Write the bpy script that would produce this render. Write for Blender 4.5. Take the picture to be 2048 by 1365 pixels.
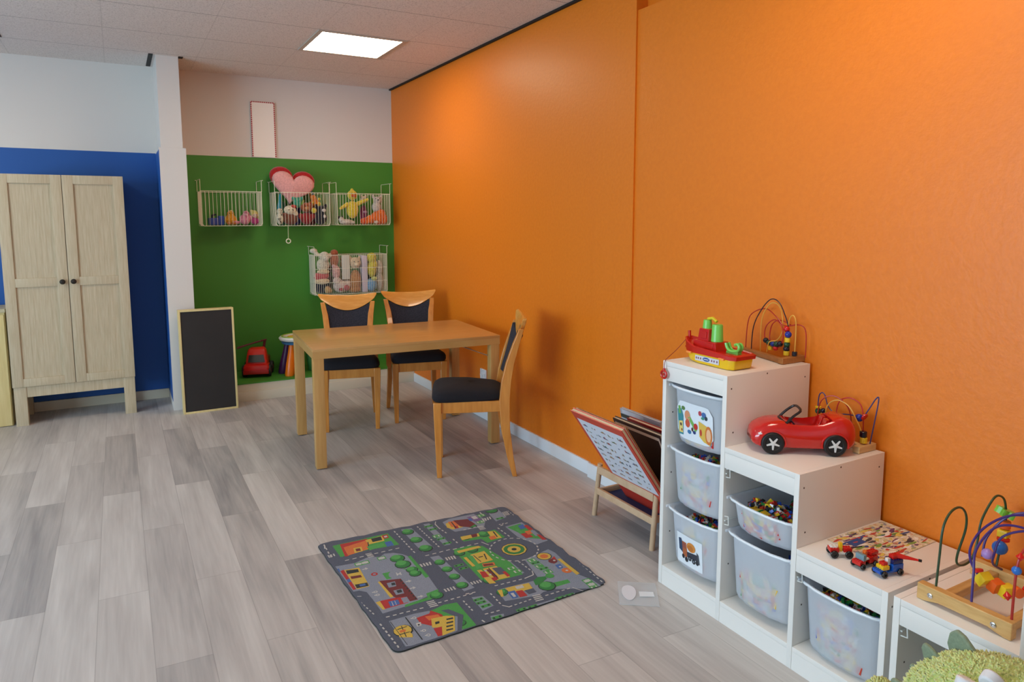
import bpy, bmesh, math, random
from mathutils import Vector, Matrix, Quaternion

for o in list(bpy.data.objects):
    bpy.data.objects.remove(o)
SC = bpy.context.scene
COL = SC.collection
PI = math.pi

# ------------------------------------------------------------------ camera, world, exposure, large lights
cam_data = bpy.data.cameras.new('camera')
cam_data.sensor_width = 36.0
cam_data.lens = 1389.7058 / 2048 * 36.0
cam_data.shift_x = 0.00556
cam_data.shift_y = -0.03978
cam_data.clip_start = 0.05
cam = bpy.data.objects.new('camera', cam_data)
COL.objects.link(cam)
R_ = Vector((0.87309084, -0.48755391, -0.00188988))
U_ = Vector((0.05741422, 0.09896414, 0.99343329))
F_ = Vector((0.48416525, 0.86746601, -0.11439721))
m = Matrix((R_, U_, -F_)).transposed().to_4x4()
m.translation = Vector((-2.29434733, -6.29653207, 1.45251458))
cam.matrix_world = m
SC.camera = cam

SC.view_settings.view_transform = 'Standard'
SC.view_settings.look = 'None'
SC.view_settings.gamma = 1.0
SC.view_settings.exposure = 0.0
SC.view_settings.use_curve_mapping = False

world = bpy.data.worlds.new('world')
SC.world = world
world.use_nodes = True
world.node_tree.nodes['Background'].inputs[0].default_value = (0.75, 0.87, 1.0, 1)
world.node_tree.nodes['Background'].inputs[1].default_value = 0.3


def area(name, loc, rot, sx, sy, power, color):
    l = bpy.data.lights.new(name, 'AREA')
    l.shape = 'RECTANGLE'; l.size = sx; l.size_y = sy
    l.energy = power; l.color = color
    o = bpy.data.objects.new(name, l); COL.objects.link(o)
    o.location = loc; o.rotation_euler = rot
    return o


# daylight entering by the shop window in the far side wall and the one behind the camera
area('window_daylight', (-6.45, -4.2, 1.35), (0, -PI / 2, 0), 1.7, 3.6, 205, (0.57, 0.81, 1.0))
area('window_daylight', (-3.6, -8.85, 1.55), (PI / 2, 0, 0), 3.6, 2.0, 6, (0.74, 0.88, 1.0))
PANEL_EMIT = 15.0
PANELS = [(-0.8, -1.43), (-0.8, -5.03), (-3.8, -1.43), (-3.8, -5.03)]

# ------------------------------------------------------------------ helpers


def lin(c):
    def f(v):
        v /= 255.0
        return v / 12.92 if v <= 0.04045 else ((v + 0.055) / 1.055) ** 2.4
    return (f(c[0]), f(c[1]), f(c[2]), 1.0)


MATS = {}


def mat(name, c, rough=0.5, metal=0.0, c2=None, nscale=8.0, stretch=(1, 1, 1), bump=0.0, bscale=None, trans=0.0,
        emit=0.0, coat=0.0, alpha=1.0, spec=0.5, detail=4.0, sheen=0.0):
    if name in MATS:
        return MATS[name]
    M = bpy.data.materials.new(name); M.use_nodes = True
    nt = M.node_tree; b = nt.nodes['Principled BSDF']
    b.inputs['Base Color'].default_value = lin(c)
    b.inputs['Roughness'].default_value = rough
    b.inputs['Metallic'].default_value = metal
    b.inputs['Transmission Weight'].default_value = trans
    b.inputs['Coat Weight'].default_value = coat
    b.inputs['Alpha'].default_value = alpha
    b.inputs['Specular IOR Level'].default_value = spec
    b.inputs['Sheen Weight'].default_value = sheen
    if emit:
        b.inputs['Emission Color'].default_value = lin(c)
        b.inputs['Emission Strength'].default_value = emit
    if c2 is not None or bump:
        tc = nt.nodes.new('ShaderNodeTexCoord'); mp = nt.nodes.new('ShaderNodeMapping')
        mp.inputs['Scale'].default_value = stretch
        nt.links.new(tc.outputs['Object'], mp.inputs[0])
        n = nt.nodes.new('ShaderNodeTexNoise'); n.inputs['Scale'].default_value = nscale; n.inputs['Detail'].default_value = detail
        nt.links.new(mp.outputs[0], n.inputs['Vector'])
        if c2 is not None:
            r = nt.nodes.new('ShaderNodeValToRGB')
            r.color_ramp.elements[0].position = 0.3; r.color_ramp.elements[1].position = 0.7
            r.color_ramp.elements[0].color = lin(c); r.color_ramp.elements[1].color = lin(c2)
            nt.links.new(n.outputs[0], r.inputs[0]); nt.links.new(r.outputs[0], b.inputs['Base Color'])
        if bump:
            n2 = n
            if bscale:
                n2 = nt.nodes.new('ShaderNodeTexNoise'); n2.inputs['Scale'].default_value = bscale; n2.inputs['Detail'].default_value = 2
                nt.links.new(tc.outputs['Object'], n2.inputs['Vector'])
            bp = nt.nodes.new('ShaderNodeBump'); bp.inputs['Strength'].default_value = bump; bp.inputs['Distance'].default_value = 0.01
            nt.links.new(n2.outputs[0], bp.inputs['Height']); nt.links.new(bp.outputs[0], b.inputs['Normal'])
    MATS[name] = M
    return M


def plain(c, rough=0.4, **k):
    return mat('paint_%d_%d_%d_%d' % (c[0], c[1], c[2], int(rough * 100)), c, rough, **k)


class MB:
    """collects shapes and links them as one mesh object"""
    def __init__(s):
        s.bm = bmesh.new()

    def _faces(s, vs, fs, mi):
        out = []
        for f in fs:
            try:
                q = s.bm.faces.new([vs[i] for i in f]); q.material_index = mi; out.append(q)
            except ValueError:
                pass
        return out

    def box(s, x0, x1, y0, y1, z0, z1, mi=0, bev=0.0, M=None):
        b2 = bmesh.new()
        vs = [b2.verts.new((x, y, z)) for z in (z0, z1) for y in (y0, y1) for x in (x0, x1)]
        for f in ((0, 2, 3, 1), (4, 5, 7, 6), (0, 1, 5, 4), (2, 6, 7, 3), (0, 4, 6, 2), (1, 3, 7, 5)):
            b2.faces.new([vs[i] for i in f])
        if bev:
            bmesh.ops.bevel(b2, geom=b2.edges[:], offset=bev, segments=2, profile=0.6, affect='EDGES')
        s._merge(b2, mi, M)
        return s

    def _merge(s, b2, mi, M=None):
        mp = {}
        for v in b2.verts:
            co = M @ v.co if M is not None else v.co
            mp[v] = s.bm.verts.new(co)
        for f in b2.faces:
            q = s.bm.faces.new([mp[v] for v in f.verts]); q.material_index = mi
        b2.free()

    def hexa(s, pts, mi=0):
        """8 points: bottom 4 ccw, top 4 ccw"""
        vs = [s.bm.verts.new(p) for p in pts]
        s._faces(vs, ((3, 2, 1, 0), (4, 5, 6, 7), (0, 1, 5, 4), (1, 2, 6, 5), (2, 3, 7, 6), (3, 0, 4, 7)), mi)
        return s

    def loft(s, rings, mi=0, cap=True, closed=False):
        R = [[s.bm.verts.new(p) for p in r] for r in rings]
        n = len(R[0])
        L = len(R)
        for i in range(L - 1 + (1 if closed else 0)):
            a = R[i]; b = R[(i + 1) % L]
            for k in range(n):
                q = s.bm.faces.new((a[k], a[(k + 1) % n], b[(k + 1) % n], b[k])); q.material_index = mi
        if cap and not closed:
            for r, fl in ((R[0], True), (R[-1], False)):
                q = s.bm.faces.new(r[::-1] if fl else r); q.material_index = mi
        return s

    def tube(s, pts, r, n=8, mi=0, smooth=0, closed=False, cap=True):
        P = [Vector(p) for p in pts]
        if smooth:
            P = spline(P, smooth, closed)
        rr = r if isinstance(r, (list, tuple)) else [r] * len(P)
        if len(rr) != len(P):
            rr = [rr[min(len(rr) - 1, int(i * (len(rr) - 1) / max(1, len(P) - 1) + .5))] for i in range(len(P))]
        L = len(P); rings = []
        N = None
        for i in range(L):
            if closed:
                t = (P[(i + 1) % L] - P[i - 1])
            else:
                t = P[min(i + 1, L - 1)] - P[max(i - 1, 0)]
            t.normalize()
            if N is None:
                up = Vector((0, 0, 1)) if abs(t.z) < .9 else Vector((1, 0, 0))
                N = (up - t * up.dot(t)).normalized()
            else:
                N = (N - t * N.dot(t))
                N = N.normalized() if N.length > 1e-6 else t.orthogonal().normalized()
            B = t.cross(N)
            rings.append([P[i] + (N * math.cos(a) + B * math.sin(a)) * rr[i] for a in [2 * PI * k / n for k in range(n)]])
        return s.loft(rings, mi, cap, closed)

    def lathe(s, prof, n=20, mi=0, M=None, cap=True):
        rings = []
        for r, z in prof:
            ring = [Vector((max(r, 1e-4) * math.cos(2 * PI * k / n), max(r, 1e-4) * math.sin(2 * PI * k / n), z)) for k in range(n)]
            rings.append([M @ p for p in ring] if M is not None else ring)
        return s.loft(rings, mi, cap)

    def ball(s, c, r, n=14, mi=0, M=None):
        rx, ry, rz = r if isinstance(r, (tuple, list)) else (r, r, r)
        rings = []
        h = n // 2
        for i in range(h + 1):
            a = -PI / 2 + PI * i / h
            if i == 0:
                a += .12
            if i == h:
                a -= .12
            ring = [Vector((c[0] + rx * math.cos(a) * math.cos(2 * PI * k / n), c[1] + ry * math.cos(a) * math.sin(2 * PI * k / n), c[2] + rz * math.sin(a))) for k in range(n)]
            rings.append([M @ p for p in ring] if M is not None else ring)
        return s.loft(rings, mi)

    def prism(s, poly, h0, h1, M=None, mi=0, side=None):
        """poly in local xy, extruded z h0..h1, optional matrix"""
        a = [Vector((p[0], p[1], h0)) for p in poly]; b = [Vector((p[0], p[1], h1)) for p in poly]
        if M is not None:
            a = [M @ p for p in a]; b = [M @ p for p in b]
        va = [s.bm.verts.new(p) for p in a]; vb = [s.bm.verts.new(p) for p in b]
        n = len(va)
        q = s.bm.faces.new(va[::-1]); q.material_index = mi
        q = s.bm.faces.new(vb); q.material_index = mi
        for k in range(n):
            q = s.bm.faces.new((va[k], va[(k + 1) % n], vb[(k + 1) % n], vb[k])); q.material_index = mi if side is None else side
        return s

    def flat(s, poly, mi=0, M=None):
        vs = [s.bm.verts.new(M @ Vector(p) if M is not None else p) for p in poly]
        q = s.bm.faces.new(vs); q.material_index = mi
        return s

    def build(s, name, mats, parent=None, loc=None, sharp=35, fix=True, bevel=0.0, sub=0, remesh=0.0):
        bm = s.bm
        if fix:
            bmesh.ops.recalc_face_normals(bm, faces=bm.faces[:])
        me = bpy.data.meshes.new(name); bm.to_mesh(me); bm.free()
        if not isinstance(mats, (list, tuple)):
            mats = [mats]
        for q in mats:
            me.materials.append(q)
        for p in me.polygons:
            p.use_smooth = True
        me.set_sharp_from_angle(angle=math.radians(sharp))
        o = bpy.data.objects.new(name, me); COL.objects.link(o)
        if loc is not None:
            o.location = loc
        if parent is not None:
            o.parent = parent
        if bevel:
            q = o.modifiers.new('b', 'BEVEL'); q.width = bevel; q.segments = 2; q.limit_method = 'ANGLE'
        if remesh:
            q = o.modifiers.new('r', 'REMESH'); q.mode = 'VOXEL'; q.voxel_size = remesh; q.use_smooth_shade = True
            q = o.modifiers.new('s', 'SMOOTH'); q.iterations = 3
        if sub:
            q = o.modifiers.new('s', 'SUBSURF'); q.levels = sub; q.render_levels = sub
        return o


def spline(P, k, closed=False):
    P = [Vector(p) for p in P]
    n = len(P); out = []
    rng = range(n) if closed else range(n - 1)
    for i in rng:
        if closed:
            a, b, c, d = P[i - 1], P[i], P[(i + 1) % n], P[(i + 2) % n]
        else:
            a, b, c, d = P[max(i - 1, 0)], P[i], P[i + 1], P[min(i + 2, n - 1)]
        for j in range(k):
            t = j / k
            out.append(0.5 * ((2 * b) + (c - a) * t + (2 * a - 5 * b + 4 * c - d) * t * t + (-a + 3 * b - 3 * c + d) * t ** 3))
    if not closed:
        out.append(P[-1])
    return out


def rrect(x0, x1, y0, y1, r, n=5):
    out = []
    for cx, cy, a0 in ((x1 - r, y1 - r, 0), (x0 + r, y1 - r, PI / 2), (x0 + r, y0 + r, PI), (x1 - r, y0 + r, 1.5 * PI)):
        for i in range(n + 1):
            a = a0 + PI / 2 * i / n
            out.append((cx + r * math.cos(a), cy + r * math.sin(a)))
    return out


def tag(o, label, cat, group=None, kind=None):
    o['label'] = label; o['category'] = cat
    if group:
        o['group'] = group
    if kind:
        o['kind'] = kind
    return o


def thing(name, label, cat, loc=(0, 0, 0), rz=0.0, group=None):
    o = bpy.data.objects.new(name, None); COL.objects.link(o)
    o.empty_display_size = 0.05
    o.location = loc; o.rotation_euler = (0, 0, rz)
    return tag(o, label, cat, group)


def struct(o):
    o['kind'] = 'structure'
    return o


def copy_thing(root, loc, rz, label, group=None):
    kids = [k for k in bpy.data.objects if k.parent == root]
    r = root.copy(); COL.objects.link(r); r.location = loc; r.rotation_euler = (0, 0, rz); r['label'] = label
    if group:
        r['group'] = group
    for ch in kids:
        sub = [k for k in bpy.data.objects if k.parent == ch]
        c = ch.copy(); COL.objects.link(c); c.parent = r
        for g in sub:
            d = g.copy(); COL.objects.link(d); d.parent = c
    return r


def RT(loc=(0, 0, 0), rx=0, ry=0, rz=0):
    return Matrix.Translation(loc) @ Matrix.Rotation(rz, 4, 'Z') @ Matrix.Rotation(ry, 4, 'Y') @ Matrix.Rotation(rx, 4, 'X')


# ------------------------------------------------------------------ materials
WHITE_WALL = mat('white_wall_paint', (218, 212, 206), 0.75, bump=0.05, nscale=90)
GREEN_WALL = mat('green_wall_paint', (66, 136, 44), 0.55, bump=0.05, nscale=90)
BLUE_WALL = mat('blue_wall_paint', (22, 84, 160), 0.55, bump=0.05, nscale=90)
ORANGE = mat('orange_wall_paint', (229, 124, 24), 0.42, bump=0.10, nscale=55, c2=(224, 119, 21), spec=0.45)
TRIM_WHITE = mat('white_trim_paint', (226, 230, 234), 0.45)
TRIM_CREAM = mat('cream_trim_paint', (214, 204, 182), 0.5)
DARK = plain((20, 18, 17), 0.7)
LAMINATE = mat('white_laminate', (236, 232, 226), 0.42)
EDGE_SCREW = plain((70, 55, 45), 0.5)
BEECH = mat('beech_wood', (204, 160, 98), 0.32, c2=(194, 148, 86), nscale=5, stretch=(1, 14, 1), coat=0.15)
CHAIRW = mat('honey_chair_wood', (216, 146, 66), 0.28, c2=(196, 124, 50), nscale=6, stretch=(8, 8, 1), coat=0.3)
NAVY = mat('navy_black_fabric', (26, 24, 31), 0.95, c2=(19, 18, 24), nscale=260, bump=0.15)
PALEWOOD = mat('whitewashed_wood', (200, 186, 158), 0.55, c2=(182, 165, 134), nscale=7, stretch=(14, 14, 1), detail=6)
PINE = mat('pale_pine', (226, 206, 148), 0.5, c2=(214, 192, 132), nscale=5, stretch=(9, 9, 1))
TOYWOOD = mat('toy_block_wood', (218, 176, 112), 0.45, c2=(200, 152, 88), nscale=8, stretch=(14, 2, 14))
RACKWOOD = mat('rack_beech', (212, 180, 146), 0.5, c2=(196, 162, 128), nscale=7, stretch=(3, 3, 3))
WIRE = mat('cream_coated_wire', (232, 228, 205), 0.4)
CHROME = mat('bright_metal', (205, 205, 205), 0.25, metal=1.0)


def print_mat(name, base, colors, scale, thr=0.5, rough=0.5):
    """busy printed artwork: voronoi patches in a set of inks"""
    M = bpy.data.materials.new(name); M.use_nodes = True
    nt = M.node_tree; b = nt.nodes['Principled BSDF']; b.inputs['Roughness'].default_value = rough
    tc = nt.nodes.new('ShaderNodeTexCoord')
    v = nt.nodes.new('ShaderNodeTexVoronoi'); v.inputs['Scale'].default_value = scale
    nt.links.new(tc.outputs['Object'], v.inputs['Vector'])
    sp = nt.nodes.new('ShaderNodeSeparateColor'); nt.links.new(v.outputs['Color'], sp.inputs[0])
    r = nt.nodes.new('ShaderNodeValToRGB'); r.color_ramp.interpolation = 'CONSTANT'
    n = len(colors)
    while len(r.color_ramp.elements) < n:
        r.color_ramp.elements.new(0.5)
    for i, c in enumerate(colors):
        r.color_ramp.elements[i].position = i / n; r.color_ramp.elements[i].color = lin(c)
    nt.links.new(sp.outputs[0], r.inputs[0])
    n2 = nt.nodes.new('ShaderNodeTexNoise'); n2.inputs['Scale'].default_value = scale * 1.3
    nt.links.new(tc.outputs['Object'], n2.inputs['Vector'])
    g = nt.nodes.new('ShaderNodeMath'); g.operation = 'GREATER_THAN'; g.inputs[1].default_value = thr
    nt.links.new(n2.outputs[0], g.inputs[0])
    mx = nt.nodes.new('ShaderNodeMix'); mx.data_type = 'RGBA'
    nt.links.new(g.outputs[0], mx.inputs[0]); mx.inputs[6].default_value = lin(base); nt.links.new(r.outputs[0], mx.inputs[7])
    nt.links.new(mx.outputs[2], b.inputs['Base Color'])
    return M


def floor_material():
    M = bpy.data.materials.new('grey_oak_vinyl'); M.use_nodes = True
    nt = M.node_tree; N = nt.nodes.new; L = nt.links.new
    b = nt.nodes['Principled BSDF']
    tc = N('ShaderNodeTexCoord'); sp = N('ShaderNodeSeparateXYZ'); L(tc.outputs['Object'], sp.inputs[0])

    def mth(op, a, c=None, d=None):
        n = N('ShaderNodeMath'); n.operation = op
        for i, v in enumerate((a, c, d)):
            if v is None:
                continue
            if isinstance(v, (int, float)):
                n.inputs[i].default_value = v
            else:
                L(v, n.inputs[i])
        return n.outputs[0]
    W, LEN = 0.1728, 1.167
    u = mth('DIVIDE', mth('ADD', sp.outputs[0], 2.955), W)
    row = mth('FLOOR', u)
    fu = mth('SUBTRACT', u, row)
    par = mth('MODULO', mth('ADD', row, 100.0), 2.0)
    # even rows end at y=-1.53, odd rows at -0.97 (slightly skewed seams)
    y = mth('ADD', sp.outputs[1], mth('MULTIPLY', mth('ADD', sp.outputs[0], 2.9), 0.045))
    v = mth('ADD', mth('DIVIDE', mth('ADD', y, 1.53), LEN), mth('MULTIPLY', par, -0.48))
    colm = mth('FLOOR', v)
    fv = mth('SUBTRACT', v, colm)
    cid = N('ShaderNodeCombineXYZ'); L(row, cid.inputs[0]); L(colm, cid.inputs[1]); cid.inputs[2].default_value = 3.7
    wn = N('ShaderNodeTexWhiteNoise'); L(cid.outputs[0], wn.inputs['Vector'])
    # grain
    mp = N('ShaderNodeMapping'); mp.inputs['Scale'].default_value = (9.0, 0.9, 1.0)
    addv = N('ShaderNodeVectorMath'); addv.operation = 'ADD'
    sc = N('ShaderNodeVectorMath'); sc.operation = 'SCALE'; L(wn.outputs['Color'], sc.inputs[0]); sc.inputs['Scale'].default_value = 30.0
    L(tc.outputs['Object'], mp.inputs[0]); L(mp.outputs[0], addv.inputs[0]); L(sc.outputs[0], addv.inputs[1])
    g1 = N('ShaderNodeTexNoise'); g1.inputs['Scale'].default_value = 1.1; g1.inputs['Detail'].default_value = 5; g1.inputs['Distortion'].default_value = 0.6
    L(addv.outputs[0], g1.inputs['Vector'])
    mp2 = N('ShaderNodeMapping'); mp2.inputs['Scale'].default_value = (70.0, 3.0, 1.0); L(tc.outputs['Object'], mp2.inputs[0])
    g2 = N('ShaderNodeTexNoise'); g2.inputs['Scale'].default_value = 1.0; g2.inputs['Detail'].default_value = 3; L(mp2.outputs[0], g2.inputs['Vector'])
    t = mth('ADD', mth('MULTIPLY', wn.outputs['Value'], 0.27), mth('ADD', mth('MULTIPLY', g1.outputs[0], 0.66), mth('MULTIPLY', g2.outputs[0], 0.32)))
    r = N('ShaderNodeValToRGB')
    e = r.color_ramp.elements
    e[0].position = 0.36; e[0].color = lin((146, 143, 143)); e[1].position = 0.96; e[1].color = lin((214, 210, 206))
    k = e.new(0.62); k.color = lin((182, 177, 174))
    L(t, r.inputs[0])
    # seams
    su = mth('LESS_THAN', mth('MINIMUM', fu, mth('SUBTRACT', 1.0, fu)), 0.009)
    sv = mth('LESS_THAN', mth('MINIMUM', fv, mth('SUBTRACT', 1.0, fv)), 0.0014)
    s = mth('MULTIPLY', mth('MAXIMUM', su, sv), 0.30)
    mx = N('ShaderNodeMix'); mx.data_type = 'RGBA'; L(s, mx.inputs[0]); L(r.outputs[0], mx.inputs[6]); mx.inputs[7].default_value = lin((95, 90, 88))
    L(mx.outputs[2], b.inputs['Base Color'])
    b.inputs['Roughness'].default_value = 0.42
    b.inputs['Specular IOR Level'].default_value = 0.35
    bp = N('ShaderNodeBump'); bp.inputs['Strength'].default_value = 0.08; bp.inputs['Distance'].default_value = 0.004
    L(g2.outputs[0], bp.inputs['Height']); L(bp.outputs[0], b.inputs['Normal'])
    return M


def ceiling_material():
    M = bpy.data.materials.new('mineral_ceiling_tiles'); M.use_nodes = True
    nt = M.node_tree; N = nt.nodes.new; L = nt.links.new
    b = nt.nodes['Principled BSDF']; b.inputs['Roughness'].default_value = 0.9
    tc = N('ShaderNodeTexCoord'); sp = N('ShaderNodeSeparateXYZ'); L(tc.outputs['Object'], sp.inputs[0])

    def mth(op, a, c=None):
        n = N('ShaderNodeMath'); n.operation = op
        for i, v in enumerate((a, c)):
            if v is None:
                continue
            if isinstance(v, (int, float)):
                n.inputs[i].default_value = v
            else:
                L(v, n.inputs[i])
        return n.outputs[0]

    def seam(ax, off):
        u = mth('DIVIDE', mth('ADD', ax, off), 0.6)
        f = mth('FRACT', u)
        return mth('LESS_THAN', mth('MINIMUM', f, mth('SUBTRACT', 1.0, f)), 0.0055)
    s = mth('MULTIPLY', mth('MAXIMUM', mth('MULTIPLY', seam(sp.outputs[0], 60.5), 0.22), seam(sp.outputs[1], 60.53)), 0.6)
    n1 = N('ShaderNodeTexNoise'); n1.inputs['Scale'].default_value = 130; n1.inputs['Detail'].default_value = 3; L(tc.outputs['Object'], n1.inputs['Vector'])
    r = N('ShaderNodeValToRGB'); e = r.color_ramp.elements
    e[0].position = 0.34; e[0].color = lin((200, 190, 184)); e[1].position = 0.5; e[1].color = lin((228, 219, 213))
    L(n1.outputs[0], r.inputs[0])
    mx = N('ShaderNodeMix'); mx.data_type = 'RGBA'; L(s, mx.inputs[0]); L(r.outputs[0], mx.inputs[6]); mx.inputs[7].default_value = lin((90, 80, 74))
    L(mx.outputs[2], b.inputs['Base Color'])
    return M


# ------------------------------------------------------------------ the room
H = 2.659
FLOOR_M = floor_material(); CEIL_M = ceiling_material()
struct(MB().box(-6.6, 0.12, -9.0, 0.1, -0.1, 0.0).build('floor', FLOOR_M))

# ceiling slab in one piece, without openings
cb = MB(); cb.box(-6.6, 0.12, -9.0, 0.1, H, H + 0.08)
struct(cb.build('ceiling', CEIL_M))
g = MB(); g.box(-2.02, -1.99, -0.50, -0.03, H - 0.003, H - 0.0005); g.box(-1.822, -1.79, -0.50, -0.43, H - 0.003, H - 0.0005)
g.box(-3.0, -2.88, -0.72, -0.54, H - 0.003, H - 0.0005)
struct(g.build('ceiling_hole_shade', DARK))  # dark patches painting the shade of pillar cut-outs and a missing tile corner

# back wall: blue and green bands under white
bw = MB()
bw.box(-6.6, 0.0, 0.0, 0.1, 1.989, H, 0)
bw.box(-6.6, -1.9, 0.0, 0.1, 0.0, 1.989, 1)
bw.box(-1.9, 0.0, 0.0, 0.1, 0.0, 1.989, 2)
struct(bw.build('wall_back', [WHITE_WALL, BLUE_WALL, GREEN_WALL]))
# right (orange) wall: far panel, a slim boxed column, and a near panel that stops under a recess
ow = MB()
ow.box(0.0, 0.12, -3.2, 0.0, 0, H)
ow.box(-0.020, 0.12, -3.53, -3.2, 0, H)
ow.box(-0.010, 0.12, -9.0, -3.53, 0, 2.47)
ow.box(0.05, 0.12, -9.0, -3.53, 2.47, H)
struct(ow.build('wall_right', ORANGE))
struct(MB().box(-0.02, 0.0, -3.2, 0.0, H - 0.012, H).build('shadow_gap_strip', DARK))  # dark strip painting the shadow gap between orange wall and ceiling
# other walls, behind and beside the camera
lw = MB()
lw.box(-6.7, -6.6, -9, 0.1, 0, 0.5); lw.box(-6.7, -6.6, -9, 0.1, 2.6, H); lw.box(-6.7, -6.6, -2.0, 0.1, 0.5, 2.6); lw.box(-6.7, -6.6, -9, -6.4, 0.5, 2.6)
struct(lw.build('wall_left', WHITE_WALL))
fw = MB()
fw.box(-6.7, 0.12, -9.1, -9, 0, 0.5); fw.box(-6.7, 0.12, -9.1, -9, 2.6, H); fw.box(-6.7, -5.5, -9.1, -9, 0.5, 2.6); fw.box(-1.7, 0.12, -9.1, -9, 0.5, 2.6)
struct(fw.build('wall_front', WHITE_WALL))
wf = MB()
for yy in (-6.4, -4.95, -3.5, -2.05):
    wf.box(-6.68, -6.6, yy, yy + 0.05, 0.5, 2.6)
wf.box(-6.68, -6.6, -6.4, -2.0, 0.5, 0.56); wf.box(-6.68, -6.6, -6.4, -2.0, 2.54, 2.6)
struct(wf.build('window_1', TRIM_WHITE))
wf = MB()
for xx in (-5.5, -4.25, -3.0, -1.75):
    wf.box(xx, xx + 0.05, -9.08, -9.0, 0.5, 2.6)
wf.box(-5.5, -1.7, -9.08, -9.0, 0.5, 0.56); wf.box(-5.5, -1.7, -9.08, -9.0, 2.54, 2.6)
struct(wf.build('window_2', TRIM_WHITE))

# square pillar between the blue and the green bay; boxed in wider below the paint line; its blue-bay cheek is blue
pl = MB()
pl.box(-1.973, -1.823, -0.478, 0.0, 1.98, H, 0)
pl.box(-1.986, -1.803, -0.488, 0.0, 0.0, 1.995, 0)
pl.box(-1.9875, -1.986, -0.484, -0.001, 0.07, 1.98, 1)
struct(pl.build('wall_pillar', [WHITE_WALL, BLUE_WALL], bevel=0.002))

# green ledge in the bay with its cream front
lg = MB()
lg.box(-1.803, -0.001, -0.470, 0.0, 0.0, 0.140, 0); lg.box(-1.803, -0.001, -0.474, 0.0, 0.140, 0.150, 1)
struct(lg.build('wall_ledge', [TRIM_CREAM, GREEN_WALL]))
struct(MB().box(-1.803, -0.013, -0.482, -0.470, 0, 0.078, bev=0.002).build('baseboard_ledge', TRIM_CREAM))
struct(MB().box(-6.6, -1.988, -0.014, 0.0, 0, 0.075, bev=0.002).build('baseboard_back', TRIM_CREAM))
bb = MB()
bb.box(-0.013, 0.0, -3.2, -0.482, 0, 0.077, bev=0.002)
bb.box(-0.034, -0.020, -3.54, -3.187, 0, 0.085, bev=0.002)
bb.box(-0.024, -0.010, -9.0, -3.54, 0, 0.085, bev=0.002)
struct(bb.build('baseboard_right', TRIM_WHITE))

# ceiling light panels
EMIT = bpy.data.materials.new('led_diffuser'); EMIT.use_nodes = True
_b = EMIT.node_tree.nodes['Principled BSDF']
_b.inputs['Base Color'].default_value = (1, 1, 1, 1)
_b.inputs['Emission Color'].default_value = (1.0, 0.85, 0.66, 1)
_b.inputs['Emission Strength'].default_value = PANEL_EMIT
for i, (x, y) in enumerate(PANELS):
    t = thing('ceiling_light', 'lit square LED panel set in the tiled ceiling by the orange wall' if i == 0 else ('', 'lit square LED ceiling panel above the storage units, nearer the viewer', 'lit square LED ceiling panel in the blue bay side of the room', 'lit square LED ceiling panel on the window side of the room, nearer the viewer')[i],
              'light', (x, y, H), 0, 'ceiling light panels')
    f = MB()
    for a in ((-0.3, 0.3, -0.3, -0.27), (-0.3, 0.3, 0.27, 0.3), (-0.3, -0.27, -0.27, 0.27), (0.27, 0.3, -0.27, 0.27)):
        f.box(a[0], a[1], a[2], a[3], -0.006, 0.0)
    f.build('frame', plain((190, 178, 165), 0.5), t)
    MB().box(-0.272, 0.272, -0.269, 0.269, -0.004, -0.0005).build('diffuser', EMIT, t)

# wall socket on the orange wall
t = thing('wall_socket', 'small white double wall socket low on the orange wall behind the table', 'socket', (-0.0005, -1.852, 0.325))
MB().box(-0.012, 0, -0.045, 0.045, -0.045, 0.045, bev=0.004).build('cover_plate', TRIM_WHITE, t)
for s in (-1, 1):
    MB().lathe([(0.017, 0), (0.017, 0.004), (0.013, 0.004), (0.012, 0.001), (0.001, 0.001)], 14, M=RT((-0.012, s * 0.021, 0), ry=-PI / 2)).build('outlet', plain((225, 225, 225), 0.5), t)

# ------------------------------------------------------------------ wardrobe
t = thing('wardrobe', 'whitewashed two-door wooden wardrobe on short legs against the blue wall', 'wardrobe', (-2.615, -0.215, 0))
w = MB()
HW = 0.382
w.box(-HW + 0.004, HW - 0.004, -0.185, 0.195, 0.29, 1.765, bev=0.002)
w.build('carcass', PALEWOOD, t)
b = MB(); b.box(-HW + 0.07, HW - 0.07, -0.19, -0.170, 0.205, 0.285); b.box(-HW + 0.07, HW - 0.07, 0.17, 0.19, 0.205, 0.285)
b.box(-HW + 0.004, -HW + 0.024, -0.13, 0.13, 0.205, 0.289); b.box(HW - 0.024, HW - 0.004, -0.13, 0.13, 0.205, 0.289)
b.build('apron', PALEWOOD, t)
for sx in (-1, 1):
    for sy in (-1, 1):
        lb = MB(); xo = sx * (HW - 0.004)
        yb, yt = (-0.195, -0.13) if sy < 0 else (0.13, 0.195)
        x1, x0 = xo, xo - sx * 0.075
        lb.box(min(x0, x1), max(x0, x1), yb, yt, 0.0, 0.289, bev=0.002)
        lb.build('leg', PALEWOOD, t)
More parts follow.
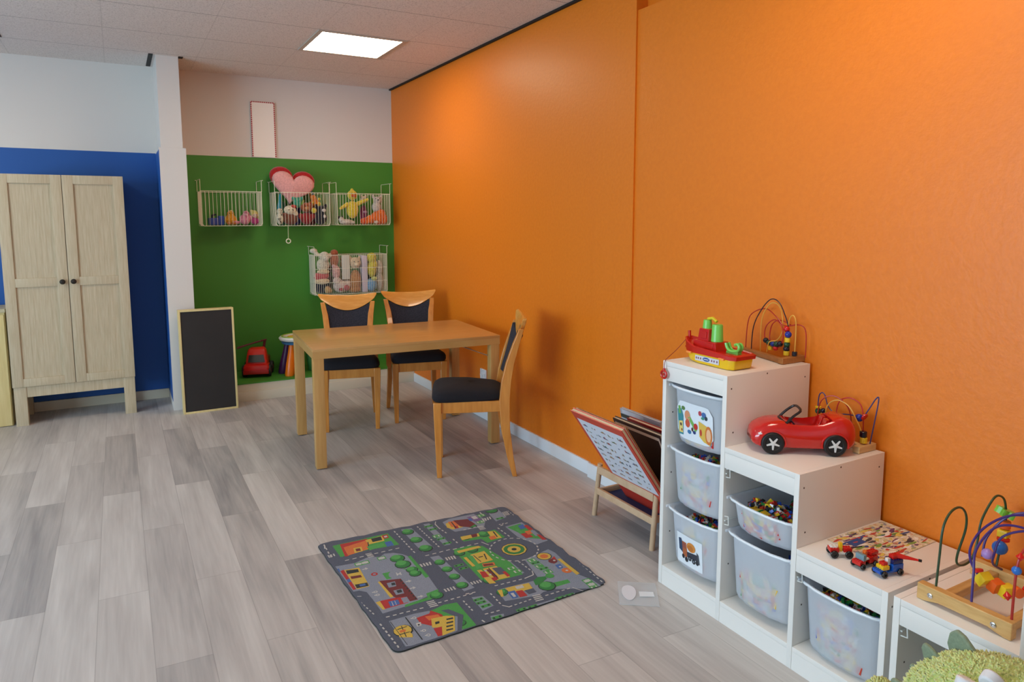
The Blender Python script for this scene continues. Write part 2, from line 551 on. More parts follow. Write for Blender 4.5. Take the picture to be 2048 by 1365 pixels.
for s in (-1, 1):
    d = MB()
    xa, xb = (-HW, -0.002) if s < 0 else (0.002, HW)
    f0, f1 = -0.205, -0.186
    zb, zt = 0.283, 1.777
    inner = xb - 0.068 if s < 0 else xa + 0.068
    st = 0.066
    d.box(xa, xa + st, f0, f1, zb, zt, bev=0.0015); d.box(xb - st, xb, f0, f1, zb, zt, bev=0.0015)
    for z0, z1 in ((zb, zb + 0.058), (0.992, 1.053), (zt - 0.062, zt)):
        d.box(xa + st, xb - st, f0 + 0.001, f1, z0, z1, bev=0.0015)
    d.box(xa + st - .002, xb - st + .002, f0 + 0.011, f1, zb + 0.05, zt - 0.055)
    # fine tongue-and-groove lines
    k = xa + st + 0.03
    while k < xb - st:
        d.box(k, k + 0.0012, f0 + 0.0103, f0 + 0.0112, zb + 0.058, 0.992); d.box(k, k + 0.0012, f0 + 0.0103, f0 + 0.0112, 1.053, zt - 0.062)
        k += 0.034
    do = d.build('door', PALEWOOD, t)
    kx = -0.036 if s < 0 else 0.032
    kn = MB().lathe([(0.006, 0), (0.007, 0.012), (0.017, 0.016), (0.0185, 0.022), (0.014, 0.028), (0.006, 0.030), (0.0001, 0.0305)], 18, M=RT((kx, f0, 1.022), rx=PI / 2))
    kn.build('knob', mat('dark_bronze', (52, 46, 42), 0.35, metal=0.6), do)['label'] = 'dark round knob'
pp = MB(); pp.box(-0.20, 0.02, -0.17, 0.05, 0.0, 0.004); pp.box(-0.02, 0.12, -0.16, 0.0, 0.004, 0.007, M=RT(rz=0.1))
tag(pp.build('paper_sheet', plain((235, 232, 226), 0.7), loc=(-2.76, -0.20, 1.7655)), 'loose white papers lying on top of the whitewashed wardrobe', 'paper')

# pale cabinet at the picture's edge
t = thing('side_cabinet', 'low pale yellow wooden cabinet standing beside the wardrobe', 'cabinet', (-3.32, -0.2, 0))
MB().box(-0.28, 0.305, -0.155, 0.165, 0.0, 0.815, bev=0.002).build('body', PINE, t)
MB().box(-0.285, 0.310, -0.165, 0.165, 0.816, 0.84, bev=0.002).build('top', mat('greyed_pine', (196, 184, 152), 0.5), t)
MB().box(-0.275, 0.30, -0.168, -0.156, 0.005, 0.80, bev=0.001).build('door', PINE, t)

# chalkboard box leaning on the pillar
t = thing('chalkboard', 'upright blackboard in a pine box frame leaning against the white pillar', 'blackboard', (-1.735, -0.655, 0), 0.012)
t.rotation_euler = (-0.045, 0, 0.012)
f = MB()
for a in ((-0.195, -0.180, 0, 0.79), (0.180, 0.195, 0, 0.79)):
    f.box(a[0], a[1], 0.0, 0.085, a[2], a[3], bev=0.002)
f.box(-0.180, 0.180, 0.0, 0.085, 0.775, 0.79, bev=0.002); f.box(-0.180, 0.180, 0.0, 0.085, 0.0, 0.015, bev=0.002)
f.build('frame', PINE, t)
MB().box(-0.180, 0.180, 0.006, 0.014, 0.015, 0.775).build('board', mat('slate_black', (40, 36, 35), 0.6, c2=(34, 31, 30), nscale=6), t)

# ------------------------------------------------------------------ banner on the wall
t = thing('wall_banner', 'narrow white hanging banner with a dotted red border on the white wall', 'banner', (-1.1525, -0.002, 1.992))
b = MB()
b.box(-0.098, 0.098, -0.014, -0.010, 0, 0.463); b.box(-0.01, 0.01, -0.010, 0.0, 0.44, 0.455)
b.build('sheet', plain((246, 240, 232), 0.7), t)
b = MB()
for k in range(26):
    z = 0.004 + k * 0.0176
    b.box(-0.0985, -0.089, -0.0160, -0.014, z, z + 0.013); b.box(0.089, 0.0985, -0.0160, -0.014, z, z + 0.013)
for k in range(11):
    x = -0.092 + k * 0.017
    b.box(x, x + 0.013, -0.0160, -0.014, 0.4545, 0.463)
b.build('border', plain((176, 62, 66), 0.6), t)

MAT_ART = """
g -490,224 -392,213 -325,236 -280,213 -253,231 -216,219 -187,189 -173,161 -162,-52 -170,-163 -230,-184 -325,-208 -415,-212 -416,-99 -420,-37 -442,-12 -482,-9 -485,97
g -412,-270 -314,-270 -258,-279 -146,-451 -394,-459 -414,-442
g 252,-115 295,-106 392,-85 401,-127 381,-330 406,-398 409,-453 365,-454 232,-379 128,-371 215,-318
g 98,399 141,424 270,431 295,327 251,257 107,274 99,306 94,364
g 346,440 403,403 396,299 327,280 334,354
g -106,421 -57,412 -43,179 -103,162
g 7,422 37,419 35,168 7,171
g -92,105 -53,98 -37,-215 -85,-220
g -79,-273 -36,-285 -31,-366 -84,-377
g -75,-421 -25,-432 -32,-456 -84,-454
g 30,-435 288,-442 284,-459 23,-459
g 337,208 430,212 446,-13 370,-21 335,84
g 32,-273 193,-285 207,-365 158,-388 21,-360
g 139,-123 191,-93 195,-211 156,-217
e -432,415 -388,415 -174,415 -166,281 -331,302 -429,294
e -319,71 -220,65 -227,13 -319,16
e -174,158 -160,158 -160,-46 -177,-50
e -221,-162 -167,-154 -184,-208 -329,-212 -321,-197 -226,-190
e -260,-283 -193,-269 -144,-278 -146,-451 -200,-453 -203,-371
e 23,118 96,117 154,85 188,-106 184,-219 28,-212 13,-177
e 99,208 279,204 284,113 185,100 180,150 98,166
e 342,196 415,202 439,0 379,45
e 233,-334 320,-343 317,-369 212,-368
e 30,-278 66,-279 44,-330 22,-323
e -503,87 -483,82 -488,26 -501,21
r -399,413 -276,408 -275,368 -395,345 -396,286 -411,289
o -393,376 -277,395 -299,307 -397,292
y -357,348 -321,344 -328,300 -365,300
m -351,336 -331,334 -334,308 -354,311
y -287,397 -200,403 -212,349 -285,349
k -259,398 -212,399 -218,361 -263,363
r -206,406 -178,405 -184,368 -208,369
w -200,394 -185,395 -187,378 -201,379
b -217,335 -186,333 -189,286 -221,288
k -284,373 -279,374 -298,299 -303,298
l -301,333 -225,331 -224,306 -300,292
r -464,174 -449,180 -449,4 -461,3
y -448,176 -387,166 -396,0 -447,1
k -443,169 -395,156 -398,130 -446,136
m -441,112 -400,103 -400,83 -442,89
k -444,40 -395,32 -398,4 -445,8
b -429,32 -405,29 -407,13 -429,16
y -437,124 -390,115 -390,104 -438,113
b -461,96 -449,96 -450,70 -463,69
o -489,105 -472,123 -472,69 -488,65
b -484,200 -463,199 -465,168 -485,165
y -357,15 -348,15 -340,-120 -353,-122
m -349,20 -267,-6 -265,-186 -315,-182 -340,-120
g -329,-12 -295,-14 -303,-52 -333,-49
k -313,-20 -299,-22 -302,-42 -317,-39
g -325,-78 -289,-82 -295,-118 -327,-115
k -315,-84 -295,-85 -298,-106 -316,-105
r -396,-125 -344,-130 -300,-143 -305,-188 -400,-187
y -414,-127 -396,-125 -397,-189 -406,-188
b -370,-145 -332,-149 -336,-182 -374,-182
w -359,-149 -357,-149 -361,-182 -364,-182
w -347,-150 -345,-150 -349,-182 -351,-182
g -319,-144 -295,-147 -297,-186 -322,-184
k -274,-16 -267,-17 -270,-29 -276,-28
k -273,-39 -267,-40 -270,-51 -276,-51
k -273,-61 -267,-62 -270,-74 -276,-73
k -273,-83 -267,-84 -269,-96 -275,-95
k -272,-105 -267,-106 -269,-117 -275,-117
k -272,-127 -266,-128 -269,-139 -275,-138
k -272,-148 -266,-149 -269,-160 -274,-159
k -272,-169 -266,-170 -268,-181 -274,-180
g -219,35 -225,56 -240,71 -261,77 -282,71 -297,56 -303,35 -297,14 -282,-1 -261,-7 -240,-1 -225,14
w -268,50 -264,50 -267,24 -272,24
w -253,47 -249,47 -252,21 -257,21
w -267,39 -253,38 -254,29 -268,30
k -186,161 -190,178 -202,190 -219,194 -236,190 -248,178 -252,161 -248,144 -236,132 -219,128 -202,132 -190,144
f -190,164 -194,179 -205,190 -220,194 -235,190 -246,179 -250,164 -246,149 -235,138 -220,134 -205,138 -194,149
l -200,176 -203,186 -211,194 -221,197 -231,194 -239,186 -242,176 -239,166 -231,158 -221,155 -211,158 -203,166
k -182,101 -186,119 -199,132 -217,136 -235,132 -248,119 -252,101 -248,83 -235,70 -217,66 -199,70 -186,83
f -186,104 -190,120 -201,131 -217,135 -233,131 -244,120 -248,104 -244,88 -233,77 -217,73 -201,77 -190,88
l -197,117 -200,128 -208,136 -219,139 -230,136 -238,128 -241,117 -238,106 -230,98 -219,95 -208,98 -200,106
k -174,40 -177,53 -187,63 -200,66 -213,63 -223,53 -226,40 -223,27 -213,17 -200,14 -187,17 -177,27
f -177,43 -180,55 -188,63 -200,66 -212,63 -220,55 -223,43 -220,31 -212,23 -200,20 -188,23 -180,31
l -186,52 -188,60 -194,66 -202,68 -210,66 -216,60 -218,52 -216,44 -210,38 -202,36 -194,38 -188,44
k -174,4 -177,17 -187,27 -200,30 -213,27 -223,17 -226,4 -223,-9 -213,-19 -200,-22 -187,-19 -177,-9
f -177,7 -180,19 -188,27 -200,30 -212,27 -220,19 -223,7 -220,-5 -212,-13 -200,-16 -188,-13 -180,-5
l -185,16 -187,24 -193,30 -201,32 -209,30 -215,24 -217,16 -215,8 -209,2 -201,0 -193,2 -187,8
k -57,380 -61,395 -72,406 -87,410 -102,406 -113,395 -117,380 -113,365 -102,354 -87,350 -72,354 -61,365
f -60,384 -64,397 -74,407 -87,410 -100,407 -110,397 -114,384 -110,371 -100,361 -87,358 -74,361 -64,371
l -69,396 -72,405 -79,412 -88,415 -97,412 -104,405 -107,396 -104,387 -97,380 -88,377 -79,380 -72,387
k -53,285 -57,300 -68,311 -83,315 -98,311 -109,300 -113,285 -109,270 -98,259 -83,255 -68,259 -57,270
f -56,288 -60,301 -70,311 -83,314 -96,311 -106,301 -110,288 -106,275 -96,265 -83,262 -70,265 -60,275
l -65,300 -68,309 -75,316 -84,319 -93,316 -100,309 -103,300 -100,291 -93,284 -84,281 -75,284 -68,291
k -44,187 -49,203 -61,215 -77,220 -93,215 -105,203 -110,187 -105,171 -93,159 -77,154 -61,159 -49,171
f -48,191 -52,205 -63,216 -77,220 -91,216 -102,205 -106,191 -102,177 -91,166 -77,162 -63,166 -52,177
l -59,203 -62,213 -69,220 -79,223 -89,220 -96,213 -99,203 -96,193 -89,186 -79,183 -69,186 -62,193
k -49,41 -53,53 -62,62 -74,66 -86,62 -95,53 -99,41 -95,29 -86,20 -74,16 -62,20 -53,29
f -52,44 -55,55 -63,63 -74,66 -85,63 -93,55 -96,44 -93,33 -85,25 -74,22 -63,25 -55,33
l -59,53 -61,61 -66,66 -74,68 -82,66 -87,61 -89,53 -87,45 -82,40 -74,38 -66,40 -61,45
k -46,-29 -50,-17 -59,-8 -71,-4 -83,-8 -92,-17 -96,-29 -92,-41 -83,-50 -71,-54 -59,-50 -50,-41
f -49,-26 -52,-15 -60,-7 -71,-4 -82,-7 -90,-15 -93,-26 -90,-37 -82,-45 -71,-48 -60,-45 -52,-37
l -56,-18 -58,-10 -63,-5 -71,-3 -79,-5 -84,-10 -86,-18 -84,-26 -79,-31 -71,-33 -63,-31 -58,-26
k -45,-99 -49,-87 -58,-78 -70,-74 -82,-78 -91,-87 -95,-99 -91,-111 -82,-120 -70,-124 -58,-120 -49,-111
f -48,-96 -51,-85 -59,-77 -70,-74 -81,-77 -89,-85 -92,-96 -89,-107 -81,-115 -70,-118 -59,-115 -51,-107
l -56,-88 -58,-80 -63,-75 -71,-73 -79,-75 -84,-80 -86,-88 -84,-96 -79,-101 -71,-103 -63,-101 -58,-96
k -46,-175 -49,-162 -59,-152 -72,-149 -85,-152 -95,-162 -98,-175 -95,-188 -85,-198 -72,-201 -59,-198 -49,-188
f -49,-172 -52,-160 -60,-152 -72,-149 -84,-152 -92,-160 -95,-172 -92,-184 -84,-192 -72,-195 -60,-192 -52,-184
l -56,-164 -58,-156 -64,-150 -72,-148 -80,-150 -86,-156 -88,-164 -86,-172 -80,-178 -72,-180 -64,-178 -58,-172
k 401,403 396,421 384,434 366,438 348,434 336,421 331,403 336,385 348,372 366,368 384,372 396,385
f 397,407 393,423 382,434 366,438 350,434 339,423 335,407 339,391 350,380 366,376 382,380 393,391
l 389,423 386,434 378,442 367,445 356,442 348,434 345,423 348,412 356,404 367,401 378,404 386,412
k 239,185 235,199 225,209 211,213 197,209 187,199 183,185 187,171 197,161 211,157 225,161 235,171
f 236,189 233,202 224,211 211,214 198,211 189,202 186,189 189,176 198,167 211,164 224,167 233,176
l 228,200 226,209 220,215 211,218 202,215 196,209 194,200 196,191 202,185 211,182 220,185 226,191
k 123,73 120,86 110,96 97,99 84,96 74,86 71,73 74,60 84,50 97,47 110,50 120,60
f 120,76 117,88 109,96 97,99 85,96 77,88 74,76 77,64 85,56 97,53 109,56 117,64
l 112,86 110,94 104,100 96,102 88,100 82,94 80,86 82,78 88,72 96,70 104,72 110,78
k 257,-346 252,-328 238,-314 220,-309 202,-314 188,-328 183,-346 188,-364 202,-378 220,-383 238,-378 252,-364
f 253,-344 248,-328 236,-316 220,-311 204,-316 192,-328 187,-344 192,-360 204,-372 220,-377 236,-372 248,-360
l 243,-333 240,-322 232,-313 220,-310 208,-313 200,-322 197,-333 200,-344 208,-353 220,-356 232,-353 240,-344
k -162,-195 -166,-181 -176,-171 -190,-167 -204,-171 -214,-181 -218,-195 -214,-209 -204,-219 -190,-223 -176,-219 -166,-209
f -165,-192 -168,-180 -178,-170 -190,-167 -202,-170 -212,-180 -215,-192 -212,-204 -202,-214 -190,-217 -178,-214 -168,-204
l -174,-184 -176,-175 -182,-169 -191,-166 -200,-169 -206,-175 -208,-184 -206,-193 -200,-199 -191,-202 -182,-199 -176,-193
k 59,73 56,86 46,96 33,99 20,96 10,86 7,73 10,60 20,50 33,47 46,50 56,60
f 56,76 53,88 45,96 33,99 21,96 13,88 10,76 13,64 21,56 33,53 45,56 53,64
l 48,86 46,94 40,100 32,102 24,100 18,94 16,86 18,78 24,72 32,70 40,72 46,78
k 65,-194 62,-181 52,-171 39,-168 26,-171 16,-181 13,-194 16,-207 26,-217 39,-220 52,-217 62,-207
f 62,-192 59,-180 51,-172 39,-169 27,-172 19,-180 16,-192 19,-204 27,-212 39,-215 51,-212 59,-204
l 54,-184 52,-176 46,-170 38,-168 30,-170 24,-176 22,-184 24,-192 30,-198 38,-200 46,-198 52,-192
k 226,288 223,299 216,306 205,309 194,306 187,299 184,288 187,277 194,270 205,267 216,270 223,277
f 224,292 221,301 214,308 205,311 196,308 189,301 186,292 189,283 196,276 205,273 214,276 221,283
l 218,301 216,308 212,312 205,314 198,312 194,308 192,301 194,294 198,290 205,288 212,290 216,294
k 67,-300 63,-288 54,-279 42,-275 30,-279 21,-288 17,-300 21,-312 30,-321 42,-325 54,-321 63,-312
f 64,-298 61,-287 53,-279 42,-276 31,-279 23,-287 20,-298 23,-309 31,-317 42,-320 53,-317 61,-309
l 57,-291 55,-283 50,-278 42,-276 34,-278 29,-283 27,-291 29,-299 34,-304 42,-306 50,-304 55,-299
k 144,192 141,203 134,210 123,213 112,210 105,203 102,192 105,181 112,174 123,171 134,174 141,181
f 142,195 139,204 132,211 123,214 114,211 107,204 104,195 107,186 114,179 123,176 132,179 139,186
l 135,203 133,210 129,214 122,216 115,214 111,210 109,203 111,196 115,192 122,190 129,192 133,196
k -168,-408 -171,-397 -178,-390 -189,-387 -200,-390 -207,-397 -210,-408 -207,-419 -200,-426 -189,-429 -178,-426 -171,-419
f -170,-406 -173,-397 -180,-390 -189,-387 -198,-390 -205,-397 -208,-406 -205,-415 -198,-422 -189,-425 -180,-422 -173,-415
l -177,-400 -179,-393 -183,-389 -190,-387 -197,-389 -201,-393 -203,-400 -201,-407 -197,-411 -190,-413 -183,-411 -179,-407
e 1,381 41,381 41,399 1,399
k 5,385 37,385 37,395 5,395
e 13,386 29,386 29,394 13,394
e 7,341 47,341 47,359 7,359
k 11,345 43,345 43,355 11,355
e 19,346 35,346 35,354 19,354
e 0,232 40,232 40,250 0,250
k 4,236 36,236 36,246 4,246
e 12,236 28,236 28,246 12,246
e 6,178 46,178 46,196 6,196
k 10,182 42,182 42,192 10,192
e 18,182 34,182 34,192 18,192
e -34,-31 6,-31 6,-13 -34,-13
k -30,-27 2,-27 2,-17 -30,-17
e -22,-26 -6,-26 -6,-18 -22,-18
e -28,-63 12,-63 12,-45 -28,-45
k -24,-59 8,-59 8,-49 -24,-49
e -16,-58 0,-58 0,-50 -16,-50
e -83,-309 -43,-309 -43,-291 -83,-291
k -79,-305 -47,-305 -47,-295 -79,-295
e -71,-304 -55,-304 -55,-296 -71,-296
e -83,-333 -43,-333 -43,-315 -83,-315
k -79,-329 -47,-329 -47,-319 -79,-319
e -71,-328 -55,-328 -55,-320 -71,-320
e -78,-362 -38,-362 -38,-344 -78,-344
k -74,-358 -42,-358 -42,-348 -74,-348
e -66,-358 -50,-358 -50,-348 -66,-348
e -78,-450 -38,-450 -38,-432 -78,-432
k -74,-446 -42,-446 -42,-436 -74,-436
e -66,-446 -50,-446 -50,-436 -66,-436
e 26,-450 66,-450 66,-432 26,-432
k 30,-446 62,-446 62,-436 30,-436
e 38,-446 54,-446 54,-436 38,-436
e 73,-454 113,-454 113,-436 73,-436
k 77,-450 109,-450 109,-440 77,-440
e 85,-450 101,-450 101,-440 85,-440
e 196,-454 236,-454 236,-436 196,-436
k 200,-450 232,-450 232,-440 200,-440
e 208,-450 224,-450 224,-440 208,-440
e 241,-455 281,-455 281,-437 241,-437
k 245,-451 277,-451 277,-441 245,-441
e 253,-450 269,-450 269,-442 253,-442
e 339,292 379,292 379,310 339,310
k 343,296 375,296 375,306 343,306
e 351,296 367,296 367,306 351,306
e -296,183 -260,183 -260,213 -296,213
w -292,189 -264,189 -264,207 -292,207
e -285,190 -271,190 -271,206 -285,206
e -396,180 -360,180 -360,210 -396,210
w -392,186 -364,186 -364,204 -392,204
e -385,188 -371,188 -371,202 -385,202
e -370,180 -334,180 -334,210 -370,210
w -366,186 -338,186 -338,204 -366,204
e -359,188 -345,188 -345,202 -359,202
e -5,259 31,259 31,289 -5,289
w -1,265 27,265 27,283 -1,283
e 6,266 20,266 20,282 6,282
e 147,-167 183,-167 183,-137 147,-137
w 151,-161 179,-161 179,-143 151,-143
e 158,-160 172,-160 172,-144 158,-144
e 157,-201 193,-201 193,-171 157,-171
w 161,-195 189,-195 189,-177 161,-177
e 168,-194 182,-194 182,-178 168,-178
e 258,-153 294,-153 294,-123 258,-123
w 262,-147 290,-147 290,-129 262,-129
e 269,-146 283,-146 283,-130 269,-130
e 260,-209 296,-209 296,-179 260,-179
w 264,-203 292,-203 292,-185 264,-185
e 271,-202 285,-202 285,-186 271,-186
e 266,-269 302,-269 302,-239 266,-239
w 270,-263 298,-263 298,-245 270,-245
e 277,-262 291,-262 291,-246 277,-246
e 364,-406 400,-406 400,-376 364,-376
w 368,-400 396,-400 396,-382 368,-382
e 375,-398 389,-398 389,-384 375,-384
e 363,-437 399,-437 399,-407 363,-407
w 367,-431 395,-431 395,-413 367,-413
e 374,-430 388,-430 388,-414 374,-414
e 360,-461 396,-461 396,-431 360,-431
w 364,-455 392,-455 392,-437 364,-437
e 371,-454 385,-454 385,-438 371,-438
e 192,419 228,419 228,449 192,449
w 196,425 224,425 224,443 196,443
e 203,426 217,426 217,442 203,442
e 243,341 279,341 279,371 243,371
w 247,347 275,347 275,365 247,365
e 254,348 268,348 268,364 254,364
e 237,296 273,296 273,326 237,326
w 241,302 269,302 269,320 241,320
e 248,304 262,304 262,318 248,318
e 278,361 314,361 314,391 278,391
w 282,367 310,367 310,385 282,385
e 289,368 303,368 303,384 289,384
w -267,198 -268,204 -272,208 -278,209 -284,208 -288,204 -289,198 -288,192 -284,188 -278,187 -272,188 -268,192
w -367,195 -368,200 -372,204 -378,206 -384,204 -388,200 -389,195 -388,190 -384,186 -378,184 -372,186 -368,190
w -341,195 -342,200 -346,204 -352,206 -358,204 -362,200 -363,195 -362,190 -358,186 -352,184 -346,186 -342,190
w 393,-391 392,-386 388,-382 382,-380 376,-382 372,-386 371,-391 372,-396 376,-400 382,-402 388,-400 392,-396
w 392,-422 390,-416 386,-412 381,-411 376,-412 372,-416 370,-422 372,-428 376,-432 381,-433 386,-432 390,-428
e 258,-173 298,-173 298,-155 258,-155
k 262,-169 294,-169 294,-159 262,-159
e 270,-168 286,-168 286,-160 270,-160
e 263,-230 303,-230 303,-212 263,-212
k 267,-226 299,-226 299,-216 267,-216
e 275,-226 291,-226 291,-216 275,-216
w -403,-49 -386,-50 -387,-56 -403,-55
w -381,-54 -382,-50 -385,-47 -389,-46 -393,-47 -396,-50 -397,-54 -396,-58 -393,-61 -389,-62 -385,-61 -382,-58
g -385,-54 -386,-52 -387,-50 -389,-50 -391,-50 -392,-52 -393,-54 -392,-56 -391,-58 -389,-58 -387,-58 -386,-56
w -402,-74 -385,-76 -386,-82 -402,-80
w -381,-79 -382,-75 -385,-72 -389,-71 -393,-72 -396,-75 -397,-79 -396,-83 -393,-86 -389,-87 -385,-86 -382,-83
g -385,-79 -386,-77 -387,-76 -389,-75 -391,-76 -392,-77 -393,-79 -392,-81 -391,-82 -389,-83 -387,-82 -386,-81
w -337,-291 -321,-294 -321,-299 -337,-297
w -316,-296 -317,-292 -320,-289 -324,-288 -328,-289 -331,-292 -332,-296 -331,-300 -328,-303 -324,-304 -320,-303 -317,-300
g -320,-296 -320,-294 -322,-292 -324,-292 -326,-292 -328,-294 -328,-296 -328,-298 -326,-300 -324,-300 -322,-300 -320,-298
w -336,-382 -320,-385 -321,-390 -336,-387
w -315,-387 -316,-383 -319,-380 -323,-379 -327,-380 -330,-383 -331,-387 -330,-391 -327,-394 -323,-395 -319,-394 -316,-391
g -319,-387 -320,-385 -321,-384 -323,-383 -325,-384 -326,-385 -327,-387 -326,-389 -325,-390 -323,-391 -321,-390 -320,-389
w -332,-415 -317,-417 -318,-422 -332,-420
w -312,-420 -313,-416 -316,-413 -320,-412 -324,-413 -327,-416 -328,-420 -327,-424 -324,-427 -320,-428 -316,-427 -313,-424
g -316,-420 -316,-418 -318,-416 -320,-416 -322,-416 -324,-418 -324,-420 -324,-422 -322,-424 -320,-424 -318,-424 -316,-422
w -380,145 -368,145 -365,154 -356,139 -370,131 -368,138 -381,139
w -259,-37 -247,-38 -244,-30 -235,-44 -249,-51 -247,-44 -260,-43
w -263,-94 -250,-95 -247,-87 -239,-101 -253,-108 -251,-101 -264,-100
w -260,-167 -248,-168 -245,-161 -237,-174 -251,-180 -249,-174 -261,-173
r -335,81 -337,88 -342,93 -349,95 -356,93 -361,88 -363,81 -361,74 -356,69 -349,67 -342,69 -337,74
g -342,81 -343,84 -346,87 -349,88 -352,87 -355,84 -356,81 -355,78 -352,75 -349,74 -346,75 -343,78
r -317,-301 -265,-297 -253,-281 -227,-324 -227,-346 -283,-380 -318,-339
o -287,-307 -239,-318 -237,-341 -283,-339
y -272,-332 -219,-340 -190,-356 -227,-442 -279,-449 -261,-402 -291,-385
r -289,-392 -258,-396 -278,-446 -294,-444
k -224,-359 -199,-362 -202,-372 -227,-368
k -234,-380 -208,-383 -211,-392 -236,-389
k -243,-400 -218,-404 -221,-412 -246,-409
k -252,-420 -227,-424 -230,-432 -255,-429
k -268,-358 -252,-360 -257,-373 -273,-373
s -219,-300 -191,-305 -159,-368 -204,-455 -226,-453 -185,-370
g -188,-358 -182,-366 -220,-446 -229,-447
w -332,-331 -313,-333 -319,-354 -335,-353
k -329,-341 -322,-341 -323,-349 -330,-349
k -352,-352 -357,-334 -370,-321 -388,-316 -406,-321 -419,-334 -424,-352 -419,-370 -406,-383 -388,-388 -370,-383 -357,-370
y -357,-349 -361,-333 -373,-321 -389,-317 -405,-321 -417,-333 -421,-349 -417,-365 -405,-377 -389,-381 -373,-377 -361,-365
y -376,-343 -367,-389 -373,-406 -414,-383 -404,-343
k -404,-333 -367,-332 -367,-336 -404,-338
k -408,-366 -369,-368 -370,-372 -408,-371
k -385,-322 -382,-322 -390,-392 -393,-392
o -400,-345 -378,-347 -381,-361 -402,-359
k -410,-277 -406,-437 -404,-437 -408,-277
k -353,-277 -351,-435 -347,-435 -349,-277
y 104,377 178,383 171,302 108,301 91,332
o 120,387 165,381 156,320 112,326
m 149,390 219,370 225,300 186,284 152,313
r 124,328 143,327 139,301 120,303
k 133,380 138,381 130,307 124,306
p 221,389 270,390 279,327 236,322
w 243,386 268,386 267,352 243,352
b 219,370 235,369 234,342 218,342
y 105,214 194,207 186,177 97,180
m 157,210 186,207 175,178 149,180
y 237,201 271,191 268,113 223,121
o 218,150 249,150 244,118 212,116
k 259,189 266,188 255,129 250,129
y 32,97 137,94 142,75 31,74
y 68,37 137,38 133,-53 63,-51
k 76,25 80,26 83,-40 79,-40
k 122,15 128,16 114,-35 109,-35
k 90,2 111,1 109,-6 88,-5
l 53,30 73,27 60,-85 38,-94
o 77,-58 127,-72 120,-98 69,-86
m 77,-66 117,-77 116,-92 75,-82
y 32,-98 51,-102 54,-227 28,-219
r 37,-115 68,-123 61,-170 26,-164
y 59,-99 120,-105 126,-214 52,-206
s 95,-112 132,-122 133,-183 95,-176
m 67,-111 80,-114 81,-202 68,-201
r 55,-181 77,-184 70,-210 52,-206
k 81,-105 86,-104 83,-189 78,-189
w 59,-113 69,-115 67,-125 57,-125
w 61,-150 71,-151 68,-162 59,-161
r 118,-161 132,-161 132,-204 117,-206
y 31,28 45,27 44,-62 30,-61
w 364,-18 364,-3 370,-2 370,-19
w 361,11 357,26 362,28 367,13
w 351,39 342,52 347,56 356,42
w 333,62 321,72 324,77 337,67
w 309,80 294,86 296,92 312,85
w 281,90 266,92 266,98 282,96
w 251,92 236,89 235,95 251,98
w 222,85 208,78 206,84 220,91
w 197,70 185,60 181,64 193,75
w 176,49 168,36 162,39 171,53
w 162,23 158,8 152,9 156,25
w 156,-6 156,-21 150,-22 150,-5
w 159,-35 163,-50 158,-52 153,-37
w 169,-63 178,-76 173,-80 164,-66
w 187,-86 199,-96 196,-101 183,-91
w 211,-104 226,-110 224,-116 208,-109
w 239,-114 254,-116 254,-122 238,-120
w 269,-116 284,-113 285,-119 269,-122
w 298,-109 312,-102 314,-108 300,-115
w 323,-94 335,-84 339,-88 327,-99
w 344,-73 352,-60 358,-63 349,-77
w 358,-47 362,-32 368,-33 364,-49
k 318,-12 310,17 289,38 260,46 231,38 210,17 202,-12 210,-41 231,-62 260,-70 289,-62 310,-41
y 315,-12 308,16 288,36 260,43 232,36 212,16 205,-12 212,-40 232,-60 260,-67 288,-60 308,-40
f 307,-12 301,12 284,29 260,35 236,29 219,12 213,-12 219,-36 236,-53 260,-59 284,-53 301,-36
y 290,-12 286,3 275,14 260,18 245,14 234,3 230,-12 234,-27 245,-38 260,-42 275,-38 286,-27
k 272,-12 270,-6 266,-2 260,0 254,-2 250,-6 248,-12 250,-18 254,-22 260,-24 266,-22 270,-18
b 394,186 423,188 415,146 386,144
r 418,172 440,173 437,115 415,118
r 362,104 397,102 397,49 361,55
o 391,119 421,115 417,82 388,80
g 415,106 439,105 432,47 410,50
r 423,66 436,53 436,-4 417,3
l 364,156 380,156 375,105 359,105
k 375,-132 370,-115 358,-103 341,-98 324,-103 312,-115 307,-132 312,-149 324,-161 341,-166 358,-161 370,-149
y 371,-132 367,-117 356,-106 341,-102 326,-106 315,-117 311,-132 315,-147 326,-158 341,-162 356,-158 367,-147
o 359,-132 357,-123 350,-116 341,-114 332,-116 325,-123 323,-132 325,-141 332,-148 341,-150 350,-148 357,-141
r 332,-180 379,-153 369,-193 343,-209
m 371,-186 368,-176 361,-169 351,-166 341,-169 334,-176 331,-186 334,-196 341,-203 351,-206 361,-203 368,-196
w 365,-185 364,-182 362,-180 359,-179 356,-180 354,-182 353,-185 354,-188 356,-190 359,-191 362,-190 364,-188
b 339,-221 365,-221 359,-254 335,-255
w 357,-242 356,-239 354,-237 351,-236 348,-237 346,-239 345,-242 346,-245 348,-247 351,-248 354,-247 356,-245
o 380,-282 377,-271 369,-263 358,-260 347,-263 339,-271 336,-282 339,-293 347,-301 358,-304 369,-301 377,-293
w 364,-282 363,-279 361,-277 358,-276 355,-277 353,-279 352,-282 353,-285 355,-287 358,-288 361,-287 363,-285
y 376,-182 391,-183 390,-328 372,-332
e 282,-188 295,-190 293,-206 279,-204
e 283,-233 297,-235 294,-253 279,-251
e 290,-285 288,-276 281,-269 272,-267 263,-269 256,-276 254,-285 256,-294 263,-301 272,-303 281,-301 288,-294
f 193,-285 224,-269 254,-279 250,-297 199,-322 183,-319
y 66,-279 105,-282 168,-291 161,-333 116,-333 65,-317
w 105,-288 138,-291 135,-312 103,-309
b 60,-308 91,-312 79,-362 54,-360
w 65,-323 78,-324 74,-353 63,-353
r 91,-319 118,-324 115,-370 84,-365
